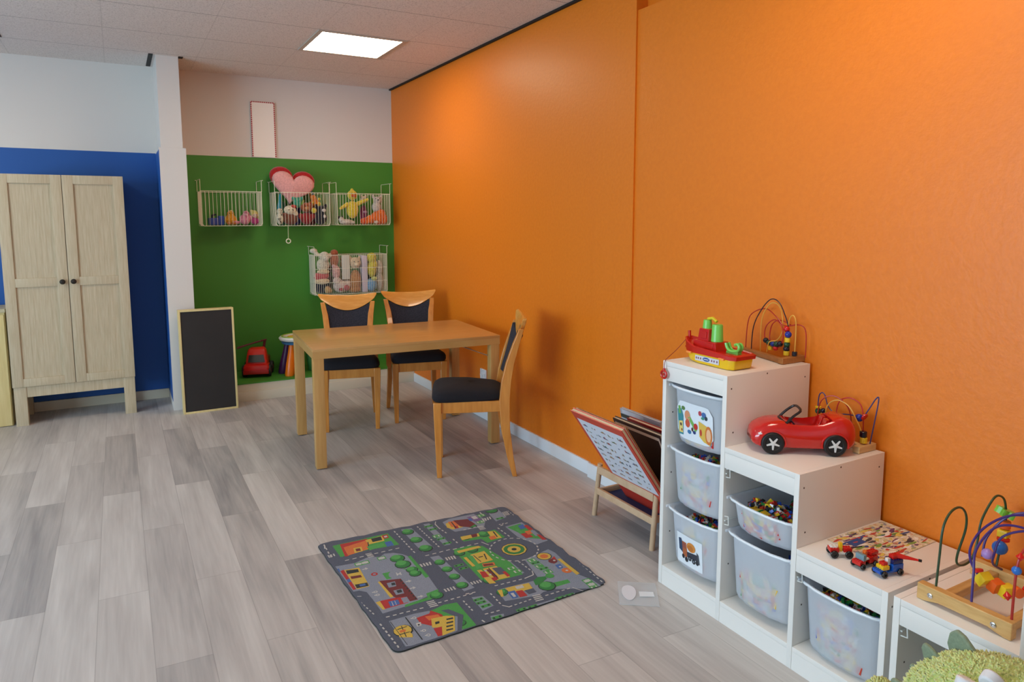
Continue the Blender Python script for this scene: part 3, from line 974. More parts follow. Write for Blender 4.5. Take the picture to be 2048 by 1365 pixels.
s 124,-331 163,-334 159,-363 125,-363
y 32,-279 50,-283 32,-329 22,-329
w -488,335 -481,336 -482,309 -489,308
w -476,336 -469,337 -470,311 -477,310
w -464,337 -457,338 -458,313 -464,312
w -452,338 -445,339 -446,315 -452,314
w -328,268 -328,262 -301,260 -301,266
w -328,257 -327,251 -301,249 -301,255
w -327,246 -327,241 -300,238 -300,244
w -326,236 -326,230 -300,227 -300,233
w -157,66 -149,66 -150,40 -157,41
w -143,66 -136,66 -137,39 -144,40
w -130,66 -122,65 -124,38 -132,39
w -116,65 -108,65 -112,37 -119,38
w -39,67 -32,66 -34,39 -41,40
w -27,66 -20,65 -23,38 -29,38
w -15,65 -8,64 -11,36 -18,37
w -3,64 4,63 1,35 -6,36
w -150,-167 -143,-167 -143,-190 -150,-190
w -137,-167 -130,-167 -131,-191 -138,-190
w -124,-167 -118,-167 -119,-191 -126,-191
w -112,-167 -105,-167 -106,-192 -113,-192
w -36,-171 -29,-171 -29,-192 -36,-192
w -23,-171 -16,-171 -17,-193 -24,-192
w -10,-172 -4,-172 -4,-193 -11,-193
w 2,-172 9,-172 8,-194 2,-194
w -245,-219 -245,-226 -215,-228 -215,-221
w -246,-231 -246,-238 -215,-240 -215,-233
w -246,-243 -246,-250 -214,-252 -214,-245
w -246,-255 -247,-262 -214,-264 -214,-257
w 279,336 286,337 279,306 272,305
w 292,338 300,338 292,308 285,307
w 306,339 313,340 306,311 298,310
w 319,340 326,341 319,313 312,312
w 220,274 219,267 247,262 247,268
w 219,262 218,255 247,252 247,258
w 218,250 217,243 247,241 247,247
w 216,238 216,231 247,231 247,236
w 130,-378 129,-385 162,-390 163,-384
w 128,-390 126,-397 160,-401 161,-395
w 125,-402 124,-409 158,-413 159,-406
w 122,-415 121,-422 156,-424 157,-418
w 402,356 406,356 398,311 394,311
w 410,357 414,357 406,312 402,312
w 418,358 422,358 414,312 410,312
w 426,358 430,359 422,313 417,312
w -465,448 -466,427 -460,426 -459,448
w -466,409 -466,388 -461,388 -460,409
w -467,370 -468,349 -462,348 -461,370
w -468,331 -468,310 -463,310 -462,331
w -143,419 -143,403 -137,403 -137,419
w -142,390 -142,374 -136,374 -136,390
w -142,361 -142,345 -136,345 -136,361
w -141,332 -141,316 -135,316 -135,332
w -141,303 -140,288 -134,288 -135,304
w -140,274 -140,259 -134,259 -134,275
w -140,246 -139,230 -133,230 -134,246
w -139,217 -139,201 -133,201 -133,217
w -139,188 -138,172 -132,172 -133,188
w -30,413 -30,399 -24,399 -24,413
w -29,387 -29,373 -23,374 -23,388
w -29,362 -28,348 -22,348 -23,362
w -28,336 -28,322 -22,323 -22,337
w -27,311 -27,297 -21,297 -21,311
w -26,285 -26,271 -20,272 -20,286
w -26,260 -25,246 -19,246 -20,260
w -25,234 -25,220 -19,221 -19,235
w -24,209 -24,195 -18,195 -18,209
w -24,183 -23,169 -17,170 -18,184
w 53,348 55,333 61,334 59,348
w 56,321 58,306 64,306 62,321
w 60,294 62,279 68,280 66,294
w 63,210 63,194 69,194 69,210
w 64,180 64,164 70,164 70,180
w 69,445 55,395 59,393 73,443
w 54,394 54,348 58,348 60,394
w -422,249 -404,249 -404,255 -422,255
w -390,248 -372,248 -372,254 -390,254
w -358,248 -340,248 -340,254 -358,254
w -325,248 -308,247 -308,253 -325,254
w -293,247 -275,247 -275,253 -293,253
w -261,246 -243,246 -243,252 -261,252
w -228,246 -211,246 -211,252 -228,252
w -196,246 -179,245 -178,251 -196,252
w -106,120 -88,120 -88,126 -106,126
w -73,120 -55,120 -55,126 -73,126
w -40,120 -22,121 -22,127 -40,126
w -7,121 11,121 11,127 -7,127
w 23,115 42,115 42,121 23,121
w 58,114 77,114 77,120 58,120
w 93,114 112,114 112,120 93,120
w 128,114 147,113 147,119 128,120
w 163,119 179,77 183,79 167,121
w -413,-245 -399,-246 -399,-240 -413,-239
w -387,-247 -373,-248 -373,-242 -387,-241
w -362,-248 -347,-249 -347,-243 -361,-242
w -336,-250 -322,-251 -321,-245 -335,-244
w -310,-252 -296,-253 -295,-247 -310,-246
w -284,-253 -270,-254 -269,-248 -284,-247
w -208,-251 -194,-251 -194,-245 -208,-245
w -182,-252 -168,-252 -168,-246 -182,-246
w -156,-252 -142,-252 -142,-246 -156,-246
w -130,-252 -116,-253 -116,-247 -130,-246
w -104,-253 -90,-253 -90,-247 -104,-247
w -78,-254 -64,-254 -64,-248 -78,-248
w -90,-245 -75,-247 -74,-241 -88,-239
w -64,-249 -50,-251 -49,-245 -63,-243
w 38,-247 52,-248 53,-242 38,-241
w 64,-249 79,-250 79,-244 65,-243
w 91,-251 106,-252 106,-246 91,-245
w 118,-252 132,-253 133,-247 118,-246
w 144,-254 159,-255 159,-249 145,-248
w 171,-256 218,-248 218,-242 171,-250
w 220,-246 232,-215 228,-213 216,-244
w 218,-118 219,-132 225,-131 224,-118
w 220,-143 221,-156 227,-156 226,-142
w 222,-167 222,-181 228,-180 228,-167
w 223,-192 224,-205 230,-205 229,-191
w -449,-272 -448,-286 -442,-286 -443,-272
w -448,-298 -447,-311 -441,-311 -442,-297
w -446,-323 -445,-337 -439,-336 -440,-322
w -445,-348 -444,-362 -438,-362 -439,-348
w -443,-373 -442,-387 -436,-387 -437,-373
w -442,-399 -441,-412 -435,-412 -436,-398
w -440,-424 -440,-438 -434,-438 -434,-424
w -121,-281 -121,-293 -115,-293 -115,-281
w -121,-303 -121,-315 -115,-315 -115,-303
w -120,-325 -120,-337 -114,-337 -114,-325
w -120,-347 -120,-359 -114,-359 -114,-347
w -6,-285 -6,-298 0,-298 0,-285
w -6,-309 -6,-322 0,-322 0,-309
w -6,-333 -7,-346 -1,-346 0,-333
w -7,-357 -7,-370 -1,-370 -1,-357
w -6,-382 13,-408 17,-404 -2,-380
w 16,-407 28,-406 28,-400 16,-401
w 38,-406 50,-405 49,-400 38,-400
w 59,-405 71,-404 71,-398 59,-399
w 81,-404 93,-403 92,-398 81,-398
w 102,-403 114,-402 114,-396 102,-397
w 175,-407 189,-407 189,-401 175,-401
w 200,-407 214,-407 214,-401 200,-401
w 225,-407 239,-408 239,-402 225,-401
w 250,-408 264,-408 264,-402 250,-402
w 275,-408 289,-408 289,-402 275,-402
w 298,-406 320,-456 324,-454 302,-404
w -88,-406 -75,-407 -75,-401 -88,-400
w -65,-408 -52,-409 -52,-403 -64,-402
w -42,-409 -29,-410 -28,-404 -41,-403
w -118,-431 -115,-455 -109,-455 -112,-431
w 296,212 297,196 303,196 302,212
w 297,182 298,166 304,166 303,182
w 298,152 299,136 305,136 304,153
w 300,123 300,106 306,106 306,123
w 323,223 339,227 337,233 321,229
w 352,231 368,235 366,240 350,236
w 347,243 338,243 338,237 347,237
w 330,243 321,243 321,237 330,237
w 302,411 300,385 306,384 308,411
w 438,-60 444,-145 450,-145 442,-60
w 444,-145 443,-160 449,-160 450,-145
w 442,-172 441,-187 447,-187 448,-172
w 441,-199 440,-214 446,-214 447,-199
w 439,-226 438,-241 444,-241 445,-226
w 437,-253 436,-268 442,-268 443,-253
w 436,-280 435,-295 441,-295 442,-280
w 434,-307 433,-322 439,-322 440,-307
w 432,-334 431,-349 437,-349 438,-334
w 431,-361 430,-376 436,-376 437,-361
w 429,-388 428,-403 434,-403 435,-388
w 427,-415 426,-430 432,-430 433,-415
w 426,-442 425,-457 431,-457 432,-442
w -474,-52 -472,-64 -468,-63 -470,-52
w -470,-76 -468,-87 -463,-86 -465,-75
w -466,-99 -464,-110 -459,-109 -461,-98
w -462,-122 -460,-133 -455,-133 -457,-121
w -458,-145 -456,-157 -451,-156 -453,-144
w -454,-168 -452,-180 -447,-179 -449,-167
w -450,-191 -448,-203 -443,-202 -445,-190
w -473,-54 -449,-61 -447,-57 -471,-50
k -475,-335 -470,-412 -466,-412 -471,-335
w 147,267 162,267 161,273 147,273
w 173,267 188,268 188,274 173,273
w 200,268 214,268 214,274 200,274
w 434,357 434,344 440,344 440,357
w 433,334 433,321 439,321 439,334
w 433,310 432,298 438,297 439,310
w -466,402 -460,426 -465,428 -472,404
"""

# ------------------------------------------------------------------ folding table
TA = -0.073
t = thing('table', 'rectangular beech-veneer table with square legs among the dining chairs', 'table', (-0.737, -1.985, 0), TA)
TL, TW, TH = 1.18, 0.785, 0.718
MB().box(-TL / 2, TL / 2, -TW / 2, TW / 2, TH - 0.018, TH, bev=0.0015).build('tabletop', mat('beech_veneer', (206, 160, 100), 0.26, c2=(198, 150, 90), nscale=4, stretch=(1, 10, 1), coat=0.2), t)
a = MB()
for y in (-1, 1):
    ya, yb2 = sorted((y * TW / 2, y * (TW / 2 - 0.02)))
    a.box(-TL / 2 + .001, TL / 2 - .001, ya + .001, yb2 - .001, TH - 0.058, TH - 0.018)
for x in (-1, 1):
    xa, xb = sorted((x * TL / 2, x * (TL / 2 - 0.02)))
    a.box(xa + .001, xb - .001, -TW / 2 + 0.02, TW / 2 - 0.02, TH - 0.058, TH - 0.018)
a.build('apron', BEECH, t)
for x in (-1, 1):
    for y in (-1, 1):
        xa, xb = sorted((x * (TL / 2 - 0.003), x * (TL / 2 - 0.063))); ya, yb2 = sorted((y * (TW / 2 - 0.003), y * (TW / 2 - 0.063)))
        lg_ = MB().box(xa, xb, ya, yb2, 0.006, TH - 0.058, bev=0.002).build('leg', mat('beech_leg', (204, 160, 98), 0.35, c2=(192, 146, 84), nscale=5, stretch=(14, 14, 1)), t)
        MB().lathe([(0.016, 0), (0.018, 0.006)], 14, M=RT(((xa + xb) / 2, (ya + yb2) / 2, 0))).build('glide', DARK, lg_)
for y in (-1, 1):
    MB().tube([(TL / 2 - 0.25, y * (TW / 2 - 0.07), TH - 0.06), (TL / 2 - 0.066, y * (TW / 2 - 0.05), TH - 0.135)], 0.004, 8).build('folding_brace', CHROME, t)

# ------------------------------------------------------------------ dining chairs


def make_chair(name, label, group):
    t = thing(name, label, 'chair', group=group)
    # front legs
    for s in (-1, 1):
        w = MB()
        rings = []
        for z, h, ox, oy in ((0, 0.014, 0.172, -0.196), (0.2, 0.018, 0.174, -0.200), (0.40, 0.0225, 0.176, -0.203), (0.438, 0.0225, 0.176, -0.203)):
            rings.append([(s * ox + dx * h, oy + dy * h, z) for dx, dy in ((-1, -1), (1, -1), (1, 1), (-1, 1))])
        w.loft(rings)
        w.build('leg', CHAIRW, t, bevel=0.003)
    # rear legs run up into the back uprights
    for s in (-1, 1):
        w = MB(); rings = []
        for z, y, x, hx, hy in ((0, 0.232, 0.182, 0.013, 0.013), (0.12, 0.205, 0.177, 0.016, 0.019), (0.28, 0.180, 0.170, 0.018, 0.025), (0.44, 0.175, 0.162, 0.020, 0.030),
                                (0.55, 0.186, 0.154, 0.021, 0.028), (0.65, 0.207, 0.154, 0.021, 0.024), (0.76, 0.240, 0.165, 0.020, 0.019), (0.85, 0.270, 0.182, 0.016, 0.014)):
            rings.append([(s * x + dx * hx, y + dy * hy, z) for dx, dy in ((-1, -1), (1, -1), (1, 1), (-1, 1))])
        w.loft(rings)
        w.build('leg', CHAIRW, t, bevel=0.003)
    # apron
    a = MB()
    a.box(-0.155, 0.155, -0.218, -0.198, 0.375, 0.438); a.box(-0.148, 0.148, 0.165, 0.185, 0.375, 0.438)
    for s in (-1, 1):
        a.hexa([(s * 0.186, -0.182, 0.375), (s * 0.166, -0.182, 0.375), (s * 0.150, 0.158, 0.375), (s * 0.170, 0.158, 0.375),
                (s * 0.186, -0.182, 0.438), (s * 0.166, -0.182, 0.438), (s * 0.150, 0.158, 0.438), (s * 0.170, 0.158, 0.438)])
    a.build('apron', CHAIRW, t, bevel=0.002)
    # cushion: domed, narrower to the back
    c = MB(); rings = []
    for z, k in ((0.4385, 0.965), (0.450, 1.0), (0.470, 1.0), (0.488, 0.965), (0.502, 0.86), (0.512, 0.66), (0.517, 0.35), (0.518, 0.05)):
        ring = []
        for i in range(32):
            a_ = 2 * PI * i / 32
            ca, sa = math.cos(a_), math.sin(a_)
            e = 0.32
            x = math.copysign(abs(ca) ** e, ca); y = math.copysign(abs(sa) ** e, sa)
            yy = -0.028 + y * 0.208
            ww = 0.208 - (yy + 0.236) / 0.416 * 0.045
            ring.append((x * ww * k, -0.028 + (yy + 0.028) * k, z - 0.012 * (y > 0) * (z > 0.48) * abs(y)))
        rings.append(ring)
    c.loft(rings)
    c.build('seat_cushion', NAVY, t, sharp=60)
    # upholstered back pad
    p = MB()

    def yb(z):
        return 0.186 + (z - 0.55) * 0.29
    NZ = 9; front = []; back = []
    for i in range(NZ):
        z = 0.555 + (0.828 - 0.555) * i / (NZ - 1)
        hw = 0.140 + max(0, z - 0.62) * 0.085
        fr = []
        for j in range(9):
            u = j / 8 * 2 - 1
            zt_ = 0.781 + 0.100 * abs(u * hw / 0.213) ** 1.9
            zz = 0.555 + (zt_ - 0.555) * i / (NZ - 1)
            bow = 0.012 * (1 - u * u) * math.sin(PI * i / (NZ - 1)) + 0.006
            fr.append((u * hw, yb(z) - 0.012 - bow + 0.016 * (1 - u * u), zz))
        front.append(fr)
    for i in range(NZ):
        ring_f = front[i]
        back.append([(x, y + 0.028, z) for x, y, z in ring_f])
    p.loft([f + b_[::-1] for f, b_ in zip(front, back)])
    p.build('backrest', mat('navy_weave_fabric', (44, 45, 58), 0.9, c2=(22, 22, 31), nscale=150, bump=0.2), t, sharp=60)
    # crescent top rail
    r = MB(); rings = []
    NR = 21
    for i in range(NR):
        u = i / (NR - 1) * 2 - 1
        x = u * 0.213
        top = 0.897 + 0.016 * u * u
        low = 0.786 + 0.100 * abs(u) ** 1.9
        if abs(u) > .93:
            low = top - 0.014
        curve = 0.022 * (1 - u * u)
        y0 = 0.268 + curve
        th = 0.011
        def yy(z):
            return y0 + (z - 0.85) * 0.33
        ring = [(x, yy(low) - th, low), (x, yy((low + top) / 2) - th - 0.002, (low + top) / 2), (x, yy(top) - th * .7, top), (x, yy(top) + th * .7, top), (x, yy((low + top) / 2) + th, (low + top) / 2), (x, yy(low) + th, low)]
        rings.append(ring)
    r.loft(rings)
    r.build('top_rail', mat('honey_rail_wood', (228, 162, 78), 0.22, c2=(212, 142, 58), nscale=6, stretch=(2, 8, 8), coat=0.5), t, sharp=50, bevel=0.003)
    # lower back rail
    MB().box(-0.145, 0.145, yb(0.55) - 0.008, yb(0.55) + 0.010, 0.525, 0.556, bev=0.003).build('back_rail', CHAIRW, t)
    return t


GCH = 'dining chairs round the beech table'
ch = make_chair('dining_chair', 'honey wood dining chair turned side-on at the near end of the table', GCH)
ch.location = (-0.52, -2.711, 0); ch.rotation_euler = (0, 0, math.radians(-115))
c1 = copy_thing(ch, (-0.885, -1.474, 0), math.radians(-15), 'honey wood dining chair behind the table under the big wire basket, booklet on its seat')
c2 = copy_thing(ch, (-0.395, -1.492, 0), math.radians(-12.7), 'honey wood dining chair behind the table closest to the corner of the orange wall')
# wooden row connectors on the two chairs behind the table
for root, s in ((c1, 1), (c2, -1)):
    k = MB()
    pts = [(0, 0.35), (0.018, 0.345), (0.03, 0.365), (0.03, 0.50), (0.0, 0.50)]
    k.prism([(s * x, z) for x, z in pts], -0.04, 0.02, M=Matrix(((1, 0, 0, s * 0.1725), (0, 0, 1, 0.12), (0, 1, 0, 0), (0, 0, 0, 1))))
    k.build('row_connector', CHAIRW, root, bevel=0.004)

# things lying on the seat of the chair behind the table
bk = MB(); bk.box(-0.10, 0.10, -0.07, 0.07, 0.0, 0.012, 0, bev=0.001)
bk.box(-0.095, 0.02, -0.065, 0.066, 0.012, 0.0128, 1); bk.box(0.03, 0.095, -0.065, 0.065, 0.012, 0.0128, 2)
o = bk.build('booklet', [plain((226, 226, 222), 0.5), plain((178, 186, 214), 0.5), plain((120, 186, 206), 0.5)], loc=(-0.83, -1.43, 0.5195))
o.rotation_euler = (0.0, 0, -0.26)
tag(o, 'pale blue booklet lying on the seat of the chair behind the table', 'booklet')
o = MB().prism([(-0.05, -0.045), (0.05, 0.0), (0.035, 0.035), (-0.02, 0.03)], 0, 0.010).build('cloth', mat('yellow_cloth', (214, 170, 70), 0.9), loc=(-0.985, -1.385, 0.511))
o.rotation_euler = (0.05, 0, -0.2)
tag(o, 'yellow cloth scrap at the back of the seat beside the pale blue booklet', 'cloth')

# ------------------------------------------------------------------ play mat
INK = {'s': (86, 92, 110), 'g': (146, 154, 170), 'e': (74, 166, 72), 'f': (46, 136, 58), 'r': (194, 42, 34), 'o': (230, 120, 50), 'y': (226, 190, 72),
       'w': (208, 206, 202), 'b': (70, 110, 180), 'k': (34, 44, 44), 'm': (120, 34, 34), 'l': (86, 176, 84), 'p': (128, 96, 150)}
keys = sorted(INK)


def mat_outline(n=24):
    C4 = [(-.49, .465), (.451, .421), (.449, -.441), (-.458, -.46)]
    out = []
    for i in range(4):
        a, b_, c_ = Vector(C4[i - 1]), Vector(C4[i]), Vector(C4[(i + 1) % 4])
        r = 0.035
        p0 = b_ + (a - b_).normalized() * r; p1 = b_ + (c_ - b_).normalized() * r
        for k in range(6):
            tt = k / 5
            out.append(p0 * (1 - tt) ** 2 + b_ * 2 * tt * (1 - tt) + p1 * tt * tt)
        nx = c_ + (b_ - c_).normalized() * r
        for k in range(1, n):
            q = p1 + (nx - p1) * (k / n)
            nrm = (nx - p1).normalized(); nrm = Vector((-nrm.y, nrm.x))
            amp = 0.004 if i in (0, 1) else 0.0015
            out.append(q + nrm * amp * math.sin(k * 2.1 + i) + nrm * amp * .6 * math.sin(k * 1.03))
    return out


mb = MB()
out = mat_outline()
cx = sum(p.x for p in out) / len(out); cy = sum(p.y for p in out) / len(out)


def ring(k, z):
    return [(cx + (p.x - cx) * k, cy + (p.y - cy) * k, z) for p in out]


mb.loft([ring(1.0, 0.0008), ring(1.002, 0.003), ring(0.998, 0.0055)], keys.index('k'), cap=True)
mb.loft([ring(0.998, 0.0055), ring(0.985, 0.006)], keys.index('s'), cap=False)
mb.flat(ring(0.985, 0.006), keys.index('s'))
inside = [Vector((p.x * .985, p.y * .985)) for p in out]
for li, line in enumerate(MAT_ART.strip().split('\n')):
    q = line.split(); kk = keys.index(q[0])
    pts = [tuple(float(v) / 1000 for v in s.split(',')) for s in q[1:]]
    pts = [(min(max(x, -0.478 + (0.42 - y) * 0.032), 0.437), min(max(y, -0.448), 0.444 - (x + .45) * 0.046)) for x, y in pts]
    z = 0.0062 + li * 0.0000022
    try:
        mb.flat([(x, y, z) for x, y in pts], kk)
    except ValueError:
        pass
carpet = [mat('carpet_' + k, INK[k], 0.95, bump=0.5, nscale=420, c2=tuple(int(v * .86) for v in INK[k]), sheen=0.1) for k in keys]
bmesh.ops.recalc_face_normals(mb.bm, faces=[f for f in mb.bm.faces if len(f.verts) == 4 and abs(f.normal.z) < .5])
for f in mb.bm.faces:
    if f.normal.z < -0.5 and f.calc_center_median().z > 0.004:
        f.normal_flip()
o = mb.build('play_mat', carpet, loc=(-1.1, -3.745, 0), fix=False)
tag(o, "children's play mat printed with town roads, houses and trees, on the grey floor", 'rug')

# ------------------------------------------------------------------ plastic blister sheet on the floor
t = thing('plastic_sleeve', 'clear plastic sleeve holding white paper cut-outs on the floor beside the play mat', 'sleeve', (-0.597, -4.306, 0), -0.62)
CLEAR = mat('clear_plastic', (236, 240, 244), 0.12, alpha=0.36)
MB().box(-0.075, 0.075, -0.085, 0.085, 0.0005, 0.0035, bev=0.001).build('sleeve', CLEAR, t)
b = MB()
b.prism([(-0.035 + 0.028 * math.cos(a_) * (1 + .15 * math.sin(a_)), 0.0 + 0.055 * math.sin(a_)) for a_ in [2 * PI * k / 24 for k in range(24)]], 0.004, 0.0048)
b.build('oval_cutout', plain((226, 226, 232), 0.6), t)
MB().prism([(0.005, -0.025), (0.062, -0.02), (0.060, 0.014), (0.004, 0.012)], 0.004, 0.0048).build('label_cutout', plain((232, 234, 238), 0.6), t)

# ------------------------------------------------------------------ storage units
XF, XB = -0.463, -0.025
TP = 0.019


def storage(name, label, Y0, sgn, steps, ztops):
    """columns run from Y0 in direction sgn; every column is steps[i] wide (panel to panel)"""
    t = thing(name, label, 'storage unit', (XF, Y0, 0))
    D = XB - XF
    ys = [0.0]
    for s in steps:
        ys.append(ys[-1] + s)
    n = len(steps)

    def yr(a, b_):
        return tuple(sorted((sgn * a, sgn * b_)))
    for i in range(n + 1):
        z = max(ztops[i - 1] if i > 0 else 0, ztops[i] if i < n else 0)
        if i == 0:
            a, b_ = 0.0, TP
        elif i == n:
            a, b_ = ys[n] - TP, ys[n]
        else:
            a, b_ = (ys[i] - TP, ys[i]) if ztops[i] < ztops[i - 1] else (ys[i], ys[i] + TP)
        y0, y1 = yr(a, b_)
        p = MB().box(0, D, y0, y1, 0.0, z, bev=0.0012)
        # screw caps on the outer face and shelf-pin holes on the inner one
        for zz in (z - 0.05,):
            for xx in (0.02, 0.20, D - 0.03):
                p.box(xx, xx + 0.005, y0 - 0.0006, y0, zz if xx != 0.20 else z - 0.014, (zz if xx != 0.20 else z - 0.014) + 0.005, 1)
        zz = 0.21
        while zz < z - 0.1:
            p.box(0.035, 0.040, y0 - 0.0006, y0, zz, zz + 0.005, 1)
            zz += 0.245
        p.build('side_panel', [LAMINATE, EDGE_SCREW], t)
    for i in range(n):
        a = ys[i] + (TP if (i == 0 or ztops[i] > ztops[i - 1]) else 0)
        b_ = ys[i + 1] - (TP if (i == n - 1 or ztops[i + 1] < ztops[i]) else 0)
        y0, y1 = yr(a, b_)
        zt = ztops[i]
        q = MB().box(0.0005, D, y0 + .0003, y1 - .0003, zt - 0.019, zt - 0.0005, bev=0.0008)
        q.build('top_board', LAMINATE, t)
        MB().box(0.001, 0.019, y0 + .0004, y1 - .0004, zt - 0.076, zt - 0.0195, bev=0.0008).build('fascia', LAMINATE, t)
        MB().box(0.001, D, y0 + .0003, y1 - .0003, 0.062, 0.079, bev=0.0008).build('base_shelf', LAMINATE, t)
        MB().box(0.001, 0.017, y0 + .0003, y1 - .0003, 0.0, 0.062).build('plinth', LAMINATE, t)
        MB().box(D - 0.012, D, y0 + .0003, y1 - .0003, 0.08, zt - 0.02).build('back_panel', LAMINATE, t)
    return t


S1 = storage('storage_unit', 'white stepped storage unit with three heights against the orange wall', -4.270, -1, [0.3262, 0.3103, 0.3035], [0.910, 0.6556, 0.412])
S2 = storage('storage_unit', 'white storage unit at the picture edge carrying the big bead maze', -5.226, -1, [0.309, 0.310, 0.32], [0.412, 0.6556, 0.910])


def runner(S, x, y, z, s):
    """a plastic box runner clip on a panel: thin bent wire-like loop"""
    r = MB()
    r.tube([(0.006, 0.002 * s, 0.014), (0.006, 0.018 * s, 0.018), (0.004, 0.022 * s, -0.012), (0.006, 0.002 * s, -0.016)], 0.0022, 6)
    r.box(0.004, 0.40, *sorted((0.0005 * s, 0.006 * s)), -0.004, 0.000)
    r.build('runner', plain((226, 228, 224), 0.4), S, loc=(x, y, z))


Y1 = -4.2699
# runners (only where no box hides them)
runner(S1, 0.004, -0.3262, 0.560, -1); runner(S1, 0.004, -0.3262, 0.385, -1)
runner(S1, 0.004, -0.6365, 0.318, -1); runner(S2, 0.004, -0.019, 0.318, -1)

# translucent boxes
BOXP = bpy.data.materials.new('frosted_white_plastic'); BOXP.use_nodes = True
_nt = BOXP.node_tree; _b = _nt.nodes['Principled BSDF']
_b.inputs['Base Color'].default_value = lin((248, 251, 255)); _b.inputs['Roughness'].default_value = 0.35
_tl = _nt.nodes.new('ShaderNodeBsdfTranslucent'); _tl.inputs[0].default_value = lin((244, 248, 255))
_rf = _nt.nodes.new('ShaderNodeBsdfRefraction'); _rf.inputs['Roughness'].default_value = 0.16; _rf.inputs['IOR'].default_value = 1.08
_m1 = _nt.nodes.new('ShaderNodeMixShader'); _m1.inputs[0].default_value = 0.55
_m2 = _nt.nodes.new('ShaderNodeMixShader'); _m2.inputs[0].default_value = 0.14
_o = _nt.nodes['Material Output']
_nt.links.new(_b.outputs[0], _m1.inputs[1]); _nt.links.new(_tl.outputs[0], _m1.inputs[2])
_nt.links.new(_m1.outputs[0], _m2.inputs[1]); _nt.links.new(_rf.outputs[0], _m2.inputs[2]); _nt.links.new(_m2.outputs[0], _o.inputs[0])

BRICKS = [plain(c_, 0.3) for c_ in ((214, 40, 30), (34, 80, 190), (240, 196, 40), (44, 140, 66), (36, 36, 42), (200, 60, 40), (224, 222, 216))]


def bin_box(y_mid, z_rim, depth, label, width=0.262, fill=0.7, tilt=0.0, brick_seed=1, xo=0.0, dark=False):
    t = thing('storage_box', label, 'box', (XF + 0.012 + xo, y_mid, z_rim - depth), 0)
    rings_o = []; rings_i = []
    L = 0.395
    n = 6

    def sect(z, ins):
        k = z / depth
        w = (width / 2 - 0.014) + 0.012 * k - ins
        x0 = 0.022 - 0.016 * k + ins; x1 = L - 0.02 + 0.018 * k - ins
        pts = []
        for cx_, cy_, a0 in ((x1 - 0.03, w - 0.03, 0), (x0 + 0.035, w - 0.035, PI / 2), (x0 + 0.035, -w + 0.035, PI), (x1 - 0.03, -w + 0.03, 1.5 * PI)):
            r_ = 0.03 if cx_ > 0.2 else 0.035
            for i in range(n + 1):
                a_ = a0 + PI / 2 * i / n
                px_ = cx_ + r_ * math.cos(a_); py_ = cy_ + r_ * math.sin(a_)
                pts.append((px_, py_, z))
                if cx_ < .2 and a0 == PI / 2 and i == n:
                    for kx in range(1, 6):     # gently bowed front face
                        yy_ = (w - 0.035) * (1 - 2 * kx / 6)
                        pts.append((x0 - 0.012 * (1 - (yy_ / w) ** 2), yy_, z))
        return pts
    b = MB()
    outer = [sect(0.0, 0.012), sect(0.004, 0.004), sect(0.02, 0.0), sect(depth * .5, 0), sect(depth - 0.016, 0), sect(depth - 0.012, -0.009), sect(depth, -0.010)]
    inner = [sect(depth, -0.006), sect(depth - 0.008, 0.003), sect(depth * .5, 0.003), sect(0.02, 0.003), sect(0.006, 0.012)]
    b.loft(outer + inner, 0, cap=True)
    b.build('shell', BOXP, t, sharp=50)
    # side flanges that ride in the runners and the front grip lip
    f = MB()
    for s in (-1, 1):
        f.box(-0.002, L - 0.01, *sorted((s * (width / 2 + 0.003), s * (width / 2 + 0.0095))), depth - 0.010, depth, bev=0.003)
    f.build('rim_flange', BOXP, t)
    lip = MB(); pr = sect(depth, -0.008); lip.tube([(x, y, depth - 0.005) for x, y, z in pr], 0.0048, 8, closed=True)
    lip.build('rim_lip', plain((232, 238, 244), 0.35), t)
    if fill:
        rnd = random.Random(brick_seed)
        k = MB()
        zf = depth * fill
        for i in range(420):
            x = rnd.uniform(0.045, L - 0.05) if i % 3 else rnd.uniform(0.040, 0.075); y = rnd.uniform(-width / 2 + 0.045, width / 2 - 0.045)
            top = zf + 0.03 * math.sin(x * 20) - 0.02 * abs(y) / .1
            lo = 0.012 if i < 110 else max(0.02, top - 0.035)
            z = rnd.uniform(lo + 0.01, max(lo + 0.012, top - 0.012))
            s_ = rnd.choice(((0.016, 0.008, 0.006), (0.010, 0.008, 0.006), (0.022, 0.008, 0.006), (0.008, 0.008, 0.010)))
            s_ = tuple(v * (1.5 if i < 110 else 0.72) for v in s_)
            if i < 110:
                z = rnd.uniform(0.03, max(0.04, zf - 0.01))
                kk_ = z / depth; y *= 0.56; w3 = width / 2 - 0.014 + 0.012 * kk_; yb3 = 1 - ((abs(y) + s_[0]) / w3) ** 2
                x = 0.022 - 0.016 * kk_ - 0.012 * yb3 + 0.0040 + s_[1] + max(0, abs(y) + s_[0] - 0.084) * 0.5
                k.box(-s_[1], s_[1], -s_[0], s_[0], -s_[2] * 1.4, s_[2] * 1.4, rnd.choice((0, 1, 2, 3, 5, 6, 2, 0)), M=RT((x, y, max(z, 0.034)), rnd.uniform(-.4, .4), 0, 0))
                continue
            k.box(-s_[0], s_[0], -s_[1], s_[1], -s_[2], s_[2], rnd.randrange(7), M=RT((x, y, max(z, 0.034)), rnd.uniform(0, 3), rnd.uniform(0, 3), rnd.uniform(0, 6)))
        o = k.build('toy_bricks', BRICKS)
        o.location = t.location
        tag(o, fill_label(label), 'toy bricks', kind='stuff')
    return t


def fill_label(l):
    return {'a': 'jumbled toy bricks inside the translucent box with the instrument sticker',
            'b': 'jumbled toy bricks heaped in the middle box of the tall column',
            'c': 'dark toy bricks heaped in the box with the cement mixer sticker',
            'd': 'toy bricks heaped in the shallow open box of the middle column',
            'e': 'pastel-looking toy bricks behind the frosted wall of the deep box under the shallow one',
            'f': 'toy bricks heaped in the single box of the low column'}[CUR]


